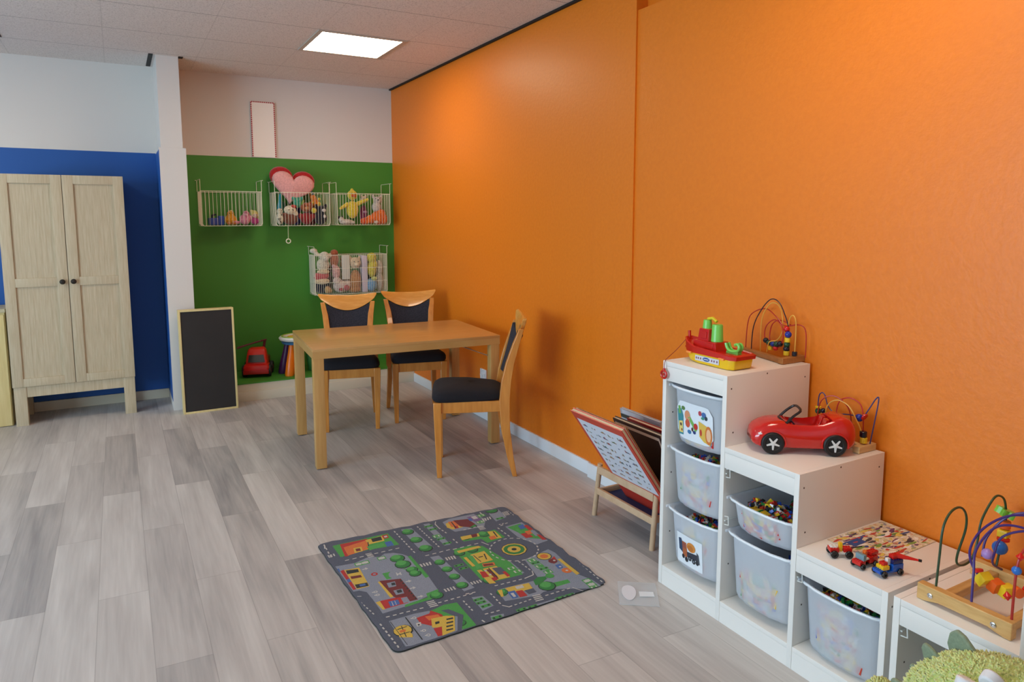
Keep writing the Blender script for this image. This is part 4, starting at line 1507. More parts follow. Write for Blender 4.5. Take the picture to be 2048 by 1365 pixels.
yA = Y1 - (TP + (0.3262 - TP)) / 2
yB = Y1 - 0.3262 - 0.3103 / 2 + 0.009
yB = (Y1 - 0.3262 + Y1 - 0.6365 + TP) / 2
yC = (Y1 - 0.6365 + Y1 - 0.94 + TP) / 2
Wc = 0.262
CUR = 'a'; bA = bin_box(yA, 0.822, 0.225, 'translucent white box with an instrument sticker, topmost in the tall column', fill=0.35, brick_seed=3)
CUR = 'b'; bB = bin_box(yA, 0.575, 0.225, 'translucent white box without sticker, middle of the three in the tall column', fill=0.80, brick_seed=5)
CUR = 'c'; bC = bin_box(yA, 0.330, 0.225, 'translucent white box with a cement mixer sticker, lowest in the tall column', fill=0.80, brick_seed=7)
CUR = 'd'; bD = bin_box(yB, 0.476, 0.112, 'shallow translucent box full of bricks in the middle column', fill=0.86, brick_seed=9)
CUR = 'e'; bE = bin_box(yB, 0.352, 0.248, 'deep translucent box below the shallow one in the middle column', fill=0.55, brick_seed=11)
CUR = 'f'; bF = bin_box(yC, 0.312, 0.228, 'translucent white box alone in the low column under the toy vehicles', fill=0.82, brick_seed=13)

# stickers on boxes: thin paper with printed pictures


def sticker(t, pts, z0, prints, name='sticker', xo=0.001):
    b = MB()
    # front face of box at local x ~ xo ; draw in (y,z)
    def bow(y):
        return -0.012 * (1 - (y / 0.122) ** 2)
    mats = [plain((232, 238, 244), 0.45)]; idx = {}
    sy, ky, sz, kz = STK
    pts = [(sy - (0.1 - y) * ky, sz - (0.168 - z) * kz) for y, z in pts]
    def add(poly, mi, off):
        ps = [Vector((0.022 - 0.016 * z / 0.225 + bow(y) - 0.0006 - off, y, z)) for y, z in poly]
        b.flat(ps, mi)
    # subdivide sheet into columns so it follows the bowed face
    ys_ = sorted(set([p[0] for p in pts])); y0, y1 = ys_[0], ys_[-1]
    zs_ = [p[1] for p in pts]; za, zb_ = min(zs_), max(zs_)
    NN = 10
    for i in range(NN):
        ya, yb_ = y0 + (y1 - y0) * i / NN, y0 + (y1 - y0) * (i + 1) / NN
        cut = 0.0 if pts_round == 0 else None
        def ext(y):
            if not pts_round:
                return za, zb_
            e = max(0, abs((y - (y0 + y1) / 2) / ((y1 - y0) / 2)) - .72) / .28
            return za + pts_round * e * e, zb_ - pts_round * e * e
        a0, b0 = ext(ya); a1, b1 = ext(yb_)
        add([(ya, a0), (yb_, a1), (yb_, b1), (ya, b0)], 0, 0.0)
    for col_, kind_, args in prints:
        if col_ not in idx:
            idx[col_] = len(mats); mats.append(plain(col_, 0.5))
        if kind_ == 'c':
            y, z, ry, rz_ = args
            y = sy - (0.1 - y) * ky; z = sz - (0.168 - z) * kz; ry *= ky; rz_ *= kz
            add([(y + ry * math.cos(a_), z + rz_ * math.sin(a_)) for a_ in [2 * PI * k / 16 for k in range(16)]], idx[col_], 0.0006 + 0.00003 * len(b.bm.faces))
        else:
            add([(sy - (0.1 - y) * ky, sz - (0.168 - z) * kz) for y, z in args], idx[col_], 0.0006 + 0.00003 * len(b.bm.faces))
    bmesh.ops.recalc_face_normals(b.bm, faces=b.bm.faces[:])
    for f in b.bm.faces:
        if f.normal.x > 0:
            f.normal_flip()
    o = b.build(name, mats, t, fix=False)
    return o


pts_round = 0.03
STK = (0.100, 1.28, 0.172, 1.36)
# instrument picture (y positive is away from the camera)
sticker(bA, [(-0.045, 0.06), (0.100, 0.168)], 0, [
    ((60, 140, 150), 'p', [(0.098, 0.140), (0.078, 0.145), (0.070, 0.125), (0.072, 0.070), (0.094, 0.068)]), ((110, 170, 90), 'p', [(0.094, 0.150), (0.084, 0.152), (0.080, 0.130), (0.092, 0.128)]),
    ((236, 210, 120), 'p', [(0.092, 0.106), (0.074, 0.110), (0.074, 0.075), (0.092, 0.074)]), ((60, 40, 50), 'c', (0.083, 0.098, 0.004, 0.005)), ((150, 40, 40), 'c', (0.079, 0.083, 0.003, 0.004)),
    ((222, 150, 110), 'c', (0.052, 0.130, 0.012, 0.015)), ((208, 90, 60), 'c', (0.052, 0.108, 0.010, 0.012)), ((120, 180, 90), 'p', [(0.050, 0.125), (0.040, 0.130), (0.012, 0.098), (0.020, 0.090)]),
    ((90, 130, 70), 'c', (0.070, 0.148, 0.008, 0.006)), ((196, 50, 40), 'c', (0.018, 0.106, 0.008, 0.009)), ((40, 60, 120), 'c', (0.024, 0.088, 0.006, 0.005)), ((60, 120, 170), 'c', (0.045, 0.085, 0.008, 0.006)),
    ((80, 50, 40), 'c', (0.032, 0.095, 0.004, 0.006)), ((226, 186, 80), 'p', [(0.006, 0.125), (-0.012, 0.120), (-0.036, 0.112), (-0.036, 0.064), (-0.012, 0.070), (0.004, 0.082)]),
    ((216, 120, 50), 'c', (-0.030, 0.092, 0.0125, 0.026)), ((240, 190, 150), 'c', (-0.030, 0.092, 0.008, 0.018)), ((196, 60, 50), 'c', (-0.002, 0.094, 0.004, 0.010)),
    ((70, 110, 170), 'c', (-0.014, 0.146, 0.008, 0.008)), ((190, 70, 80), 'c', (0.000, 0.148, 0.006, 0.007)), ((40, 60, 70), 'c', (-0.022, 0.138, 0.005, 0.006)), ((60, 150, 130), 'c', (-0.010, 0.136, 0.006, 0.004))])
pts_round = 0
STK = (0.092, 1.28, 0.150, 1.12)
# cement mixer lorry
sticker(bC, [(-0.015, 0.052), (0.090, 0.160)], 0, [
    ((44, 66, 96), 'p', [(0.082, 0.140), (0.070, 0.142), (0.062, 0.118), (0.064, 0.092), (0.080, 0.100)]), ((176, 96, 56), 'p', [(0.066, 0.134), (0.048, 0.134), (0.044, 0.098), (0.046, 0.080), (0.064, 0.084)]),
    ((150, 80, 70), 'p', [(0.064, 0.130), (0.052, 0.130), (0.050, 0.112), (0.064, 0.112)]), ((218, 140, 62), 'c', (0.028, 0.126, 0.018, 0.017)), ((200, 116, 44), 'c', (0.031, 0.122, 0.012, 0.011)),
    ((52, 56, 70), 'p', [(0.046, 0.104), (0.004, 0.110), (0.000, 0.088), (0.044, 0.084)]), ((34, 36, 44), 'c', (0.062, 0.080, 0.006, 0.008)), ((34, 36, 44), 'c', (0.048, 0.074, 0.007, 0.009)),
    ((34, 36, 44), 'c', (0.034, 0.084, 0.007, 0.009)), ((34, 36, 44), 'c', (0.018, 0.080, 0.007, 0.009)), ((34, 36, 44), 'c', (0.004, 0.082, 0.006, 0.009)), ((70, 74, 84), 'p', [(0.006, 0.120), (-0.002, 0.112), (-0.006, 0.080), (0.000, 0.078)]),
    ((120, 128, 140), 'c', (0.034, 0.084, 0.003, 0.004)), ((120, 128, 140), 'c', (0.018, 0.080, 0.003, 0.004))])

# ------------------------------------------------------------------ wooden book rack and big books
t = thing('book_rack', 'low beech book rack with round legs between the orange wall and the storage unit', 'rack', (-0.30, -3.85, 0))
for yy, lean in ((0.213, -0.035), (-0.213, -0.0)):
    MB().tube([(-0.006, yy + 0.012, 0), (0.004, yy + lean * .5, 0.27)], 0.0125, 14).build('leg', RACKWOOD, t)
    MB().tube([(0.245, yy, 0), (0.225, yy + lean * .5, 0.40)], 0.0125, 14).build('leg', RACKWOOD, t)
MB().box(-0.013, 0.003, -0.208, 0.195, 0.225, 0.262, bev=0.003).build('rail', RACKWOOD, t)
MB().box(-0.013, 0.003, -0.208, 0.200, 0.118, 0.150, bev=0.003).build('rail', RACKWOOD, t)
MB().box(0.222, 0.236, -0.208, 0.200, 0.30, 0.34, bev=0.003).build('rail', RACKWOOD, t)
MB().box(0.003, 0.222, 0.178, 0.192, 0.120, 0.150, bev=0.002).build('crossbar', RACKWOOD, t)
MB().box(0.003, 0.222, -0.206, -0.192, 0.120, 0.150, bev=0.002).build('crossbar', RACKWOOD, t)
MB().box(0.004, 0.222, -0.19, 0.176, 0.120, 0.126).build('sling', mat('blue_sling_fabric', (52, 62, 110), 0.9), t)


def slab(name, label, ya, yb_, bot, top, th, cover, edge, marks=None, roll=0.0, cat='book'):
    """a large flat book between bottom edge (x,z) and top edge (x,z); th = thickness towards the wall"""
    t = thing(name, label, cat, (bot[0], (ya + yb_) / 2, bot[1]))
    d = Vector((top[0] - bot[0], 0, top[1] - bot[1])); L = d.length; d.normalize()
    M = Matrix(((0, d.x, -d.z, 0), (-1, 0, 0, 0), (0, d.z, d.x, 0), (0, 0, 0, 1)))   # u -> -y (to the viewer's right), v -> up the cover, n -> outward
    if M.determinant() < 0:
        pass
    M = M @ Matrix.Rotation(roll, 4, 'Z')
    W = abs(yb_ - ya)
    b = MB(); b.box(-W / 2, W / 2, 0, L, 0.0, 0.004, 0, M=M); b.box(-W / 2, W / 2, 0, L, -th - 0.004, -th, 0, M=M)
    b.build('cover', cover, t)
    MB().box(-W / 2 + 0.003, W / 2 - 0.003, 0.004, L - 0.003, -th, 0.0, M=M).build('pages', edge, t)
    if marks:
        mm = MB(); mats = []; ix = {}
        for col_, u0, u1, v0, v1, o_ in marks:
            if col_ not in ix:
                ix[col_] = len(mats); mats.append(plain(col_, 0.4))
            mm.box(-W / 2 + u0 * W, -W / 2 + u1 * W, v0 * L, v1 * L, 0.0042 + o_, 0.0046 + o_, ix[col_], M=M)
        mm.build('cover_print', mats, t)
    return t


rnd = random.Random(4)
marks = [((214, 220, 232), 0.06, 0.94, 0.30, 0.93, 0.0)]
inks = [(70, 90, 130), (150, 60, 60), (120, 120, 90), (90, 90, 100), (170, 130, 90), (80, 120, 90)]
for r_ in range(9):
    for c_ in range(5):
        u = 0.12 + c_ * 0.165 + rnd.uniform(-.015, .02); v = 0.345 + r_ * 0.064 + rnd.uniform(-.006, .006)
        for k in range(4):
            uu = u + k * 0.024; hh = rnd.uniform(0.006, 0.022)
            if rnd.random() < .9:
                marks.append((rnd.choice(inks), uu, uu + rnd.uniform(0.014, 0.024), v, v + hh * 1.25, 0.0005))
slab('picture_book', 'big red-edged picture book with rows of little drawings leaning over the rack rail', -3.760, -4.125, (-0.215, 0.130), (-0.545, 0.600), 0.012,
     mat('red_cover', (200, 62, 44), 0.35), plain((220, 196, 160), 0.6), marks)
slab('picture_book', 'tan-covered big book just behind the red-edged picture book in the rack', -3.74, -4.10, (-0.197, 0.135), (-0.512, 0.594), 0.010, plain((176, 118, 66), 0.5), plain((214, 200, 176), 0.6))
slab('picture_book', 'dark-covered big book with a white border in the middle of the rack', -3.80, -4.12, (-0.150, 0.130), (-0.335, 0.545), 0.010, plain((50, 44, 46), 0.4), plain((214, 200, 176), 0.6),
     [((222, 214, 200), 0.03, 0.97, 0.93, 0.965, 0), ((222, 214, 200), 0.03, 0.06, 0.1, 0.93, 0), ((222, 214, 200), 0.94, 0.97, 0.1, 0.93, 0)])
slab('picture_book', 'crimson big book standing near the wall side of the rack', -3.78, -4.11, (-0.115, 0.128), (-0.235, 0.525), 0.012, plain((160, 30, 36), 0.4), plain((214, 200, 176), 0.6))
slab('picture_book', 'grey and white glossy book sticking up at the back of the rack', -3.64, -3.93, (-0.085, 0.150), (-0.165, 0.530), 0.008, plain((168, 172, 184), 0.3), plain((220, 216, 210), 0.6),
     [((60, 66, 60), 0.0, 1.0, 0.88, 0.93, 0), ((206, 208, 216), 0.05, 0.6, 0.94, 0.99, 0)])
slab('cork_panel', 'tan cork board leaning on the orange wall beside the tall storage column', -4.00, -4.22, (-0.060, 0.128), (-0.020, 0.50), 0.006, mat('cork', (182, 122, 60), 0.9, c2=(168, 108, 50), nscale=120), plain((182, 122, 60), 0.8), cat='board')


RED = plain((196, 34, 24), 0.25); YEL = plain((236, 190, 20), 0.25); LIME = plain((120, 205, 90), 0.3)
# ------------------------------------------------------------------ toy boat on the tall column
ZT = 0.910
t = thing('toy_boat', 'red and yellow plastic toy tugboat with green funnels on top of the tall column', 'toy boat', (-0.335, -4.415, ZT + 0.0005), 0.0)
# local: +y is the bow (away from camera)


def hull_ring(z, k, bowk, n=8):
    W = 0.058 * k; L0 = -0.138 * k; L1 = 0.135 * bowk
    pts = [(-W, L0 + 0.02), (-W + 0.012, L0), (W - 0.012, L0), (W, L0 + 0.02), (W, L1 - 0.09), (W * 0.72, L1 - 0.035), (W * 0.25, L1), (-W * 0.25, L1), (-W * 0.72, L1 - 0.035), (-W, L1 - 0.09)]
    return [(x, y, z) for x, y in pts]


b = MB(); b.loft([hull_ring(0, .93, .86), hull_ring(0.006, .97, .93), hull_ring(0.034, 1.0, 1.0), hull_ring(0.040, 1.0, 1.01)])
b.build('hull', YEL, t, bevel=0.003)
b = MB()
r0 = hull_ring(0.038, 1.06, 1.05); r1 = hull_ring(0.052, 1.08, 1.08)


def sheer(r, add):
    return [(x, y, z + add * max(0, (y - 0.0) / 0.14) ** 1.3) for x, y, z in r]


b.loft([r0, sheer(r1, 0.030), sheer(hull_ring(0.056, 1.02, 1.04), 0.030), sheer(hull_ring(0.050, .97, 1.0), 0.026)])
b.box(-0.03, 0.03, -0.14, 0.13, 0.046, 0.052)
b.tube([(0, 0.138, 0.075), (0, 0.140, 0.108)], 0.006, 10)
b.build('deck', RED, t, sharp=40)
b = MB()
b.hexa([(-0.036, -0.035, 0.05), (0.036, -0.035, 0.05), (0.036, 0.085, 0.05), (-0.036, 0.085, 0.05), (-0.034, -0.030, 0.085), (0.034, -0.030, 0.085), (0.034, 0.080, 0.085), (-0.034, 0.080, 0.085)])
b.hexa([(-0.030, 0.010, 0.085), (0.030, 0.010, 0.085), (0.030, 0.065, 0.085), (-0.030, 0.065, 0.085), (-0.026, 0.012, 0.130), (0.026, 0.012, 0.130), (0.026, 0.060, 0.130), (-0.026, 0.060, 0.130)])
b.box(-0.0375, -0.0355, -0.02, 0.02, 0.06, 0.08); b.box(-0.031, -0.029, 0.02, 0.05, 0.095, 0.120)
b.build('cabin', RED, t, bevel=0.003)
for (y, z0, z1, r0_) in ((0.045, 0.130, 0.162, 0.018), (-0.006, 0.086, 0.150, 0.023)):
    MB().lathe([(r0_, z0), (r0_ * .98, z0 + .004), (r0_ * .86, z1 - .005), (r0_ * .80, z1)], 20, M=RT((0, y, 0))).build('funnel', LIME, t)
b = MB(); b.tube([(0, 0.042, 0.166), (0, 0.02, 0.171), (0, -0.002, 0.160)], 0.006, 8); b.build('linking_pipe', plain((214, 196, 40), 0.3), t)
b = MB()
pr = [(math.cos(a) * 0.028, math.sin(a) * 0.022 - 0.0) for a in [math.radians(d_) for d_ in range(200, 350, 15)]]
for (yc) in (-0.085,):
    b.tube([(-0.006, yc + 0.030, 0.088), (-0.006, yc + 0.022, 0.070), (-0.006, yc + 0.008, 0.061), (-0.006, yc - 0.010, 0.061), (-0.006, yc - 0.028, 0.066), (-0.006, yc - 0.034, 0.080), (-0.006, yc - 0.026, 0.090), (-0.006, yc - 0.014, 0.086)], 0.0055, 8, smooth=3)
    b.tube([(0.010, yc + 0.030, 0.088), (0.010, yc + 0.022, 0.070), (0.010, yc + 0.008, 0.061), (0.010, yc - 0.010, 0.061), (0.010, yc - 0.028, 0.066), (0.010, yc - 0.034, 0.080), (0.010, yc - 0.026, 0.090), (0.010, yc - 0.014, 0.086)], 0.0055, 8, smooth=3)
b.box(-0.008, 0.012, -0.115, -0.06, 0.052, 0.060)
b.build('propeller_guard', LIME, t)
b = MB(); xs = -0.0592
b.box(xs - 0.0008, xs, -0.075, 0.045, 0.012, 0.032, 0)
b.ball((xs - 0.001, -0.012, 0.022), (0.0006, 0.018, 0.0075), 12, 1); b.box(xs - 0.0018, xs - 0.0015, -0.024, 0.0, 0.0205, 0.0235, 0)
for yy in (-0.066, -0.052, -0.040, 0.016, 0.028, 0.038):
    b.ball((xs - 0.001, yy, 0.022), (0.0006, 0.0035, 0.0045), 8, 2)
b.build('side_sticker', [plain((206, 208, 214), 0.4), plain((30, 80, 150), 0.4), plain((120, 60, 90), 0.4)], t, fix=True)
b = MB()
for yy in (-0.090, 0.075):
    b.box(-0.0665, -0.060, yy - 0.012, yy + 0.012, 0.034, 0.041, bev=0.001)
b.build('clip', plain((250, 150, 70), 0.4), t)
# pull string with ring handle that hangs over the edge of the cabinet
b = MB(); b.tube([(-0.004, 0.140, 0.085), (-0.065, 0.142, 0.035), (-0.124, 0.132, 0.006), (-0.1375, 0.128, -0.012), (-0.1385, 0.127, -0.030)], 0.0014, 6, smooth=4)
b.build('pull_string', plain((150, 50, 40), 0.6), t)
b = MB()
Mh = RT((-0.1405, 0.127, -0.052), ry=PI / 2)
b.tube([Mh @ Vector((0.0145 * math.cos(a), 0.0145 * math.sin(a), 0)) for a in [2 * PI * k / 20 for k in range(20)]], 0.0045, 8, closed=True)
b.ball((-0.1405, 0.127, -0.052), (0.004, 0.006, 0.006), 8); b.tube([(-0.1395, 0.127, -0.038), (-0.1390, 0.127, -0.028)], 0.005, 8)
b.build('pull_handle', RED, t)

# ------------------------------------------------------------------ bead mazes
WR = {'red': plain((176, 40, 30), 0.35), 'black': plain((56, 30, 40), 0.35), 'yellow': plain((226, 170, 70), 0.35), 'blue': plain((62, 58, 110), 0.35), 'green': plain((48, 72, 44), 0.35), 'purple': plain((66, 44, 120), 0.35),
      'red2': plain((190, 44, 40), 0.35)}
BC = {'red': plain((206, 30, 28), 0.22), 'blue': plain((34, 52, 150), 0.22), 'yellow': plain((232, 196, 40), 0.25), 'green': plain((30, 74, 50), 0.25), 'black': plain((24, 24, 40), 0.2), 'lime': plain((120, 190, 60), 0.3),
      'orange': plain((228, 96, 30), 0.3), 'sky': plain((40, 110, 196), 0.3), 'lilac': plain((176, 140, 210), 0.3)}


def beads(t, specs):
    for kind, c, p, r, d in specs:
        z = Vector(d).normalized(); q = z.to_track_quat('Z', 'Y').to_matrix().to_4x4()
        M = Matrix.Translation(p) @ q
        b = MB()
        if kind == 'ball':
            b.ball((0, 0, 0), r, 16, M=M)
        elif kind == 'disc':
            b.lathe([(r * .6, -r * .35), (r, -r * .2), (r, r * .2), (r * .6, r * .35)], 18, M=M)
        elif kind == 'cyl':
            b.lathe([(r * .9, -r * .8), (r, -r * .7), (r, r * .7), (r * .9, r * .8)], 18, M=M)
        elif kind == 'cube':
            b.box(-r, r, -r, r, -r * .8, r * .8, bev=r * .2, M=M)
        elif kind == 'spin':
            b.lathe([(0.001, -r * 1.1), (r * .7, -r * .35), (r, 0), (r * .7, r * .35), (0.001, r * 1.1)], 16, M=M)
        elif kind == 'flower':
            b.prism([(r * (1 + .25 * math.cos(5 * a)) * math.cos(a), r * (1 + .25 * math.cos(5 * a)) * math.sin(a)) for a in [2 * PI * k / 40 for k in range(40)]], -r * .45, r * .45, M=M)
        b.build('bead', BC[c], t)


def wires(t, specs):
    for c, pts, r in specs:
        MB().tube(pts, r, 7, smooth=6).build('wire', WR[c], t)


# small maze on the tall column; world coordinates are turned into local by the origin below
t = thing('bead_maze', 'small bead maze with arched wires behind the toy boat on the tall column', 'bead maze', (-0.07, -4.43, ZT + 0.0005), 0.0)
O = Vector((-0.07, -4.43, ZT))


def L_(x, y, z):
    return Vector((x, y, z)) - O


b = MB(); bz = 0.024
b.hexa([(-0.060, -0.112, 0), (-0.036, -0.114, 0), (0.028, 0.135, 0), (0.006, 0.140, 0), (-0.060, -0.112, bz * .8), (-0.036, -0.114, bz * .8), (0.028, 0.135, bz * .8), (0.006, 0.140, bz * .8)])
b.box(-0.066, 0.062, -0.131, -0.108, 0, bz)
b.build('base', mat('dark_toy_wood', (176, 120, 66), 0.45, c2=(158, 104, 52), nscale=8, stretch=(14, 2, 14)), t, bevel=0.002)
w = 0.0022
wires(t, [('red', [L_(-.05, -4.305, .925), L_(-.05, -4.312, 1.03), L_(-.05, -4.335, 1.075), L_(-.05, -4.40, 1.10), L_(-.06, -4.46, 1.075), L_(-.06, -4.50, 1.045), L_(-.05, -4.56, 1.055), L_(-.045, -4.585, 1.03), L_(-.045, -4.588, .932)], w),
          ('black', [L_(-.062, -4.345, .925), L_(-.062, -4.352, 1.02), L_(-.062, -4.385, 1.09), L_(-.062, -4.43, 1.14), L_(-.062, -4.47, 1.135), L_(-.062, -4.50, 1.09), L_(-.065, -4.525, 1.03), L_(-.065, -4.53, .93)], w),
          ('yellow', [L_(-.055, -4.385, .925), L_(-.055, -4.388, 1.06), L_(-.055, -4.43, 1.125), L_(-.055, -4.475, 1.11), L_(-.055, -4.488, 1.03), L_(-.06, -4.47, .985), L_(-.07, -4.44, .972), L_(-.07, -4.43, .93)], w),
          ('red2', [L_(-.06, -4.43, .945), L_(-.05, -4.40, .985), L_(-.05, -4.405, 1.03), L_(-.05, -4.44, 1.06), L_(-.06, -4.48, 1.05), L_(-.065, -4.50, 1.01), L_(-.065, -4.49, .965), L_(-.06, -4.45, .950), L_(-.045, -4.42, .985), L_(-.045, -4.43, 1.04), L_(-.05, -4.47, 1.062), L_(-.05, -4.52, 1.05)], w),
          ('yellow', [L_(-.062, -4.518, .932), L_(-.062, -4.520, 1.05), L_(-.062, -4.530, 1.085), L_(-.062, -4.545, 1.085), L_(-.062, -4.554, 1.05), L_(-.062, -4.553, .932)], w)])
beads(t, [('ball', 'red', L_(-.068, -4.517, 1.035), .012, (0, 0, 1)), ('ball', 'blue', L_(-.070, -4.527, 1.015), .013, (0, 0, 1)), ('cyl', 'yellow', L_(-.070, -4.525, .994), .011, (0, 0, 1)), ('ball', 'green', L_(-.070, -4.523, .976), .012, (0, 0, 1)),
          ('ball', 'black', L_(-.070, -4.521, .958), .012, (0, 0, 1)), ('cyl', 'yellow', L_(-.070, -4.522, .942), .011, (0, 0, 1)), ('cyl', 'black', L_(-.062, -4.553, .944), .010, (0, 0, 1)),
          ('ball', 'black', L_(-.060, -4.415, .975), .011, (0, 1, 0)), ('ball', 'green', L_(-.062, -4.432, .968), .011, (0, 1, 0)), ('ball', 'blue', L_(-.062, -4.452, .966), .011, (0, 1, 0)), ('cyl', 'yellow', L_(-.062, -4.440, .948), .009, (0, 0, 1)),
          ('ball', 'green', L_(-.064, -4.470, .968), .012, (0, 1, 0)), ('ball', 'black', L_(-.064, -4.486, .972), .012, (0, 1, 0)), ('ball', 'red', L_(-.066, -4.468, .952), .010, (0, 1, 0))])

# second small maze behind the red car
ZM = 0.6556
t = thing('bead_maze', 'small bead maze with blue and red wires behind the red toy car', 'bead maze', (-0.075, -4.77, ZM + 0.0005), 0.0)
O = Vector((-0.075, -4.77, ZM))
b = MB(); b.box(-0.050, 0.045, -0.108, -0.082, 0, 0.024); b.box(-0.050, 0.045, 0.085, 0.110, 0, 0.024); b.box(-0.012, 0.010, -0.082, 0.085, 0.002, 0.020)
b.build('base', mat('light_toy_wood', (218, 184, 130), 0.45, c2=(202, 164, 108), nscale=8, stretch=(2, 14, 14)), t, bevel=0.002)
wires(t, [('blue', [L_(-.06, -4.665, .672), L_(-.06, -4.664, .79), L_(-.06, -4.675, .818), L_(-.06, -4.690, .812), L_(-.06, -4.705, .775), L_(-.06, -4.735, .757), L_(-.06, -4.80, .765), L_(-.06, -4.838, .765), L_(-.06, -4.862, .80), L_(-.06, -4.885, .842), L_(-.06, -4.905 + .01, .835), L_(-.058, -4.872, .680)], w),
          ('red', [L_(-.10, -4.69, .675), L_(-.10, -4.70, .79), L_(-.09, -4.74, .825), L_(-.08, -4.78, .810), L_(-.06, -4.795, .765), L_(-.055, -4.80, .675)], w),
          ('red2', [L_(-.07, -4.745, .675), L_(-.07, -4.75, .79), L_(-.07, -4.785, .825), L_(-.06, -4.825, .815), L_(-.055, -4.84, .77), L_(-.055, -4.842, .675)], w),
          ('yellow', [L_(-.09, -4.715, .675), L_(-.09, -4.72, .775), L_(-.085, -4.755, .812), L_(-.08, -4.80, .80), L_(-.08, -4.83, .76), L_(-.08, -4.85, .725), L_(-.08, -4.862, .675)], w),
          ('black', [L_(-.10, -4.84, .675), L_(-.10, -4.838, .705), L_(-.095, -4.825, .735)], w)])
beads(t, [('disc', 'yellow', L_(-.06, -4.665, .762), .011, (0, 0, 1)), ('ball', 'green', L_(-.06, -4.665, .747), .011, (0, 0, 1)), ('ball', 'black', L_(-.09, -4.708, .762), .010, (0, 0, 1)), ('ball', 'blue', L_(-.06, -4.828, .762), .014, (0, 1, 0)),
          ('disc', 'red', L_(-.06, -4.848, .770), .013, (0, 1, .5)), ('cyl', 'black', L_(-.08, -4.860, .715), .012, (0, 0, 1)), ('cyl', 'yellow', L_(-.08, -4.862, .694), .012, (0, 0, 1))])

# big maze on the low unit
ZL = 0.412
t = thing('bead_maze', 'large bead maze with bolted wooden base and thick looping wires on the low unit', 'bead maze', (-0.30, -5.38, ZL + 0.0005), 0.0)
O = Vector((-0.30, -5.38, ZL))
MB().prism([(-0.118, 0.0), (-0.100, 0.0), (-0.082, 0.004), (-0.060, 0.010), (0.060, 0.010), (0.082, 0.004), (0.100, 0.0), (0.116, 0.0), (0.116, 0.045), (-0.118, 0.045)], -0.118, -0.092,
            M=Matrix(((0, 0, 1, 0), (-1, 0, 0, 0), (0, 1, 0, 0), (0, 0, 0, 1)))).build('base_beam', TOYWOOD, t, bevel=0.002)
MB().prism([(-0.118, 0.0), (-0.100, 0.0), (-0.082, 0.004), (-0.060, 0.010), (0.060, 0.010), (0.082, 0.004), (0.100, 0.0), (0.116, 0.0), (0.116, 0.045), (-0.118, 0.045)], 0.150, 0.176,
            M=Matrix(((0, 0, 1, 0), (-1, 0, 0, 0), (0, 1, 0, 0), (0, 0, 0, 1)))).build('base_beam', TOYWOOD, t, bevel=0.002)
MB().box(-0.091, 0.149, 0.042, 0.066, 0.012, 0.036).build('base_crossbar', mat('toy_wood_x', (218, 176, 112), 0.45, c2=(200, 152, 88), nscale=8, stretch=(2, 14, 14)), t, bevel=0.002)
MB().box(-0.091, 0.149, -0.108, -0.084, 0.012, 0.036).build('base_crossbar', mat('toy_wood_x', (218, 176, 112)), t, bevel=0.002)
for yy in (0.082, -0.075):
    MB().lathe([(0.0075, 0), (0.0075, 0.002), (0.006, 0.003), (0.0035, 0.003), (0.003, 0.001), (0.0001, 0.001)], 14, M=RT((-0.118, yy, 0.022), ry=-PI / 2)).build('bolt', CHROME, t)
W2 = 0.0032
wires(t, [('green', [L_(-.396, -5.300, .455), L_(-.390, -5.300, .540), L_(-.382, -5.300, .620), L_(-.350, -5.300, .658), L_(-.305, -5.300, .662), L_(-.272, -5.300, .635), L_(-.268, -5.300, .590), L_(-.300, -5.300, .525), L_(-.297, -5.300, .496), L_(-.262, -5.300, .484), L_(-.222, -5.300, .494), L_(-.205, -5.302, .540), L_(-.198, -5.305, .600), L_(-.160, -5.308, .650), L_(-.130, -5.310, .664), L_(-.095, -5.312, .645), L_(-.086, -5.315, .600), L_(-.092, -5.318, .54), L_(-.12, -5.322, .50), L_(-.14, -5.325, .455)], W2),
          ('purple', [L_(-.395, -5.390, .455), L_(-.385, -5.385, .53), L_(-.36, -5.375, .585), L_(-.30, -5.385, .635), L_(-.26, -5.42, .645), L_(-.23, -5.47, .625), L_(-.24, -5.50, .57), L_(-.28, -5.49, .50), L_(-.32, -5.43, .487), L_(-.34, -5.375, .51), L_(-.33, -5.345, .56), L_(-.28, -5.35, .615), L_(-.22, -5.39, .655), L_(-.17, -5.45, .65), L_(-.14, -5.49, .60), L_(-.14, -5.48, .52), L_(-.14, -5.44, .457)], W2),
          ('purple', [L_(-.20, -5.315, .50), L_(-.19, -5.32, .56), L_(-.17, -5.36, .63), L_(-.15, -5.42, .655), L_(-.12, -5.48, .63)], W2),
          ('purple', [L_(-.14, -5.34, .457), L_(-.20, -5.345, .49), L_(-.235, -5.36, .53), L_(-.22, -5.37, .585), L_(-.19, -5.42, .615), L_(-.16, -5.48, .60), L_(-.15, -5.495, .56)], W2),
          ('red', [L_(-.395, -5.484, .455), L_(-.392, -5.484, .58), L_(-.380, -5.488, .63), L_(-.34, -5.494, .655), L_(-.25, -5.496, .66), L_(-.18, -5.496, .62), L_(-.145, -5.492, .54), L_(-.14, -5.488, .457)], W2)])
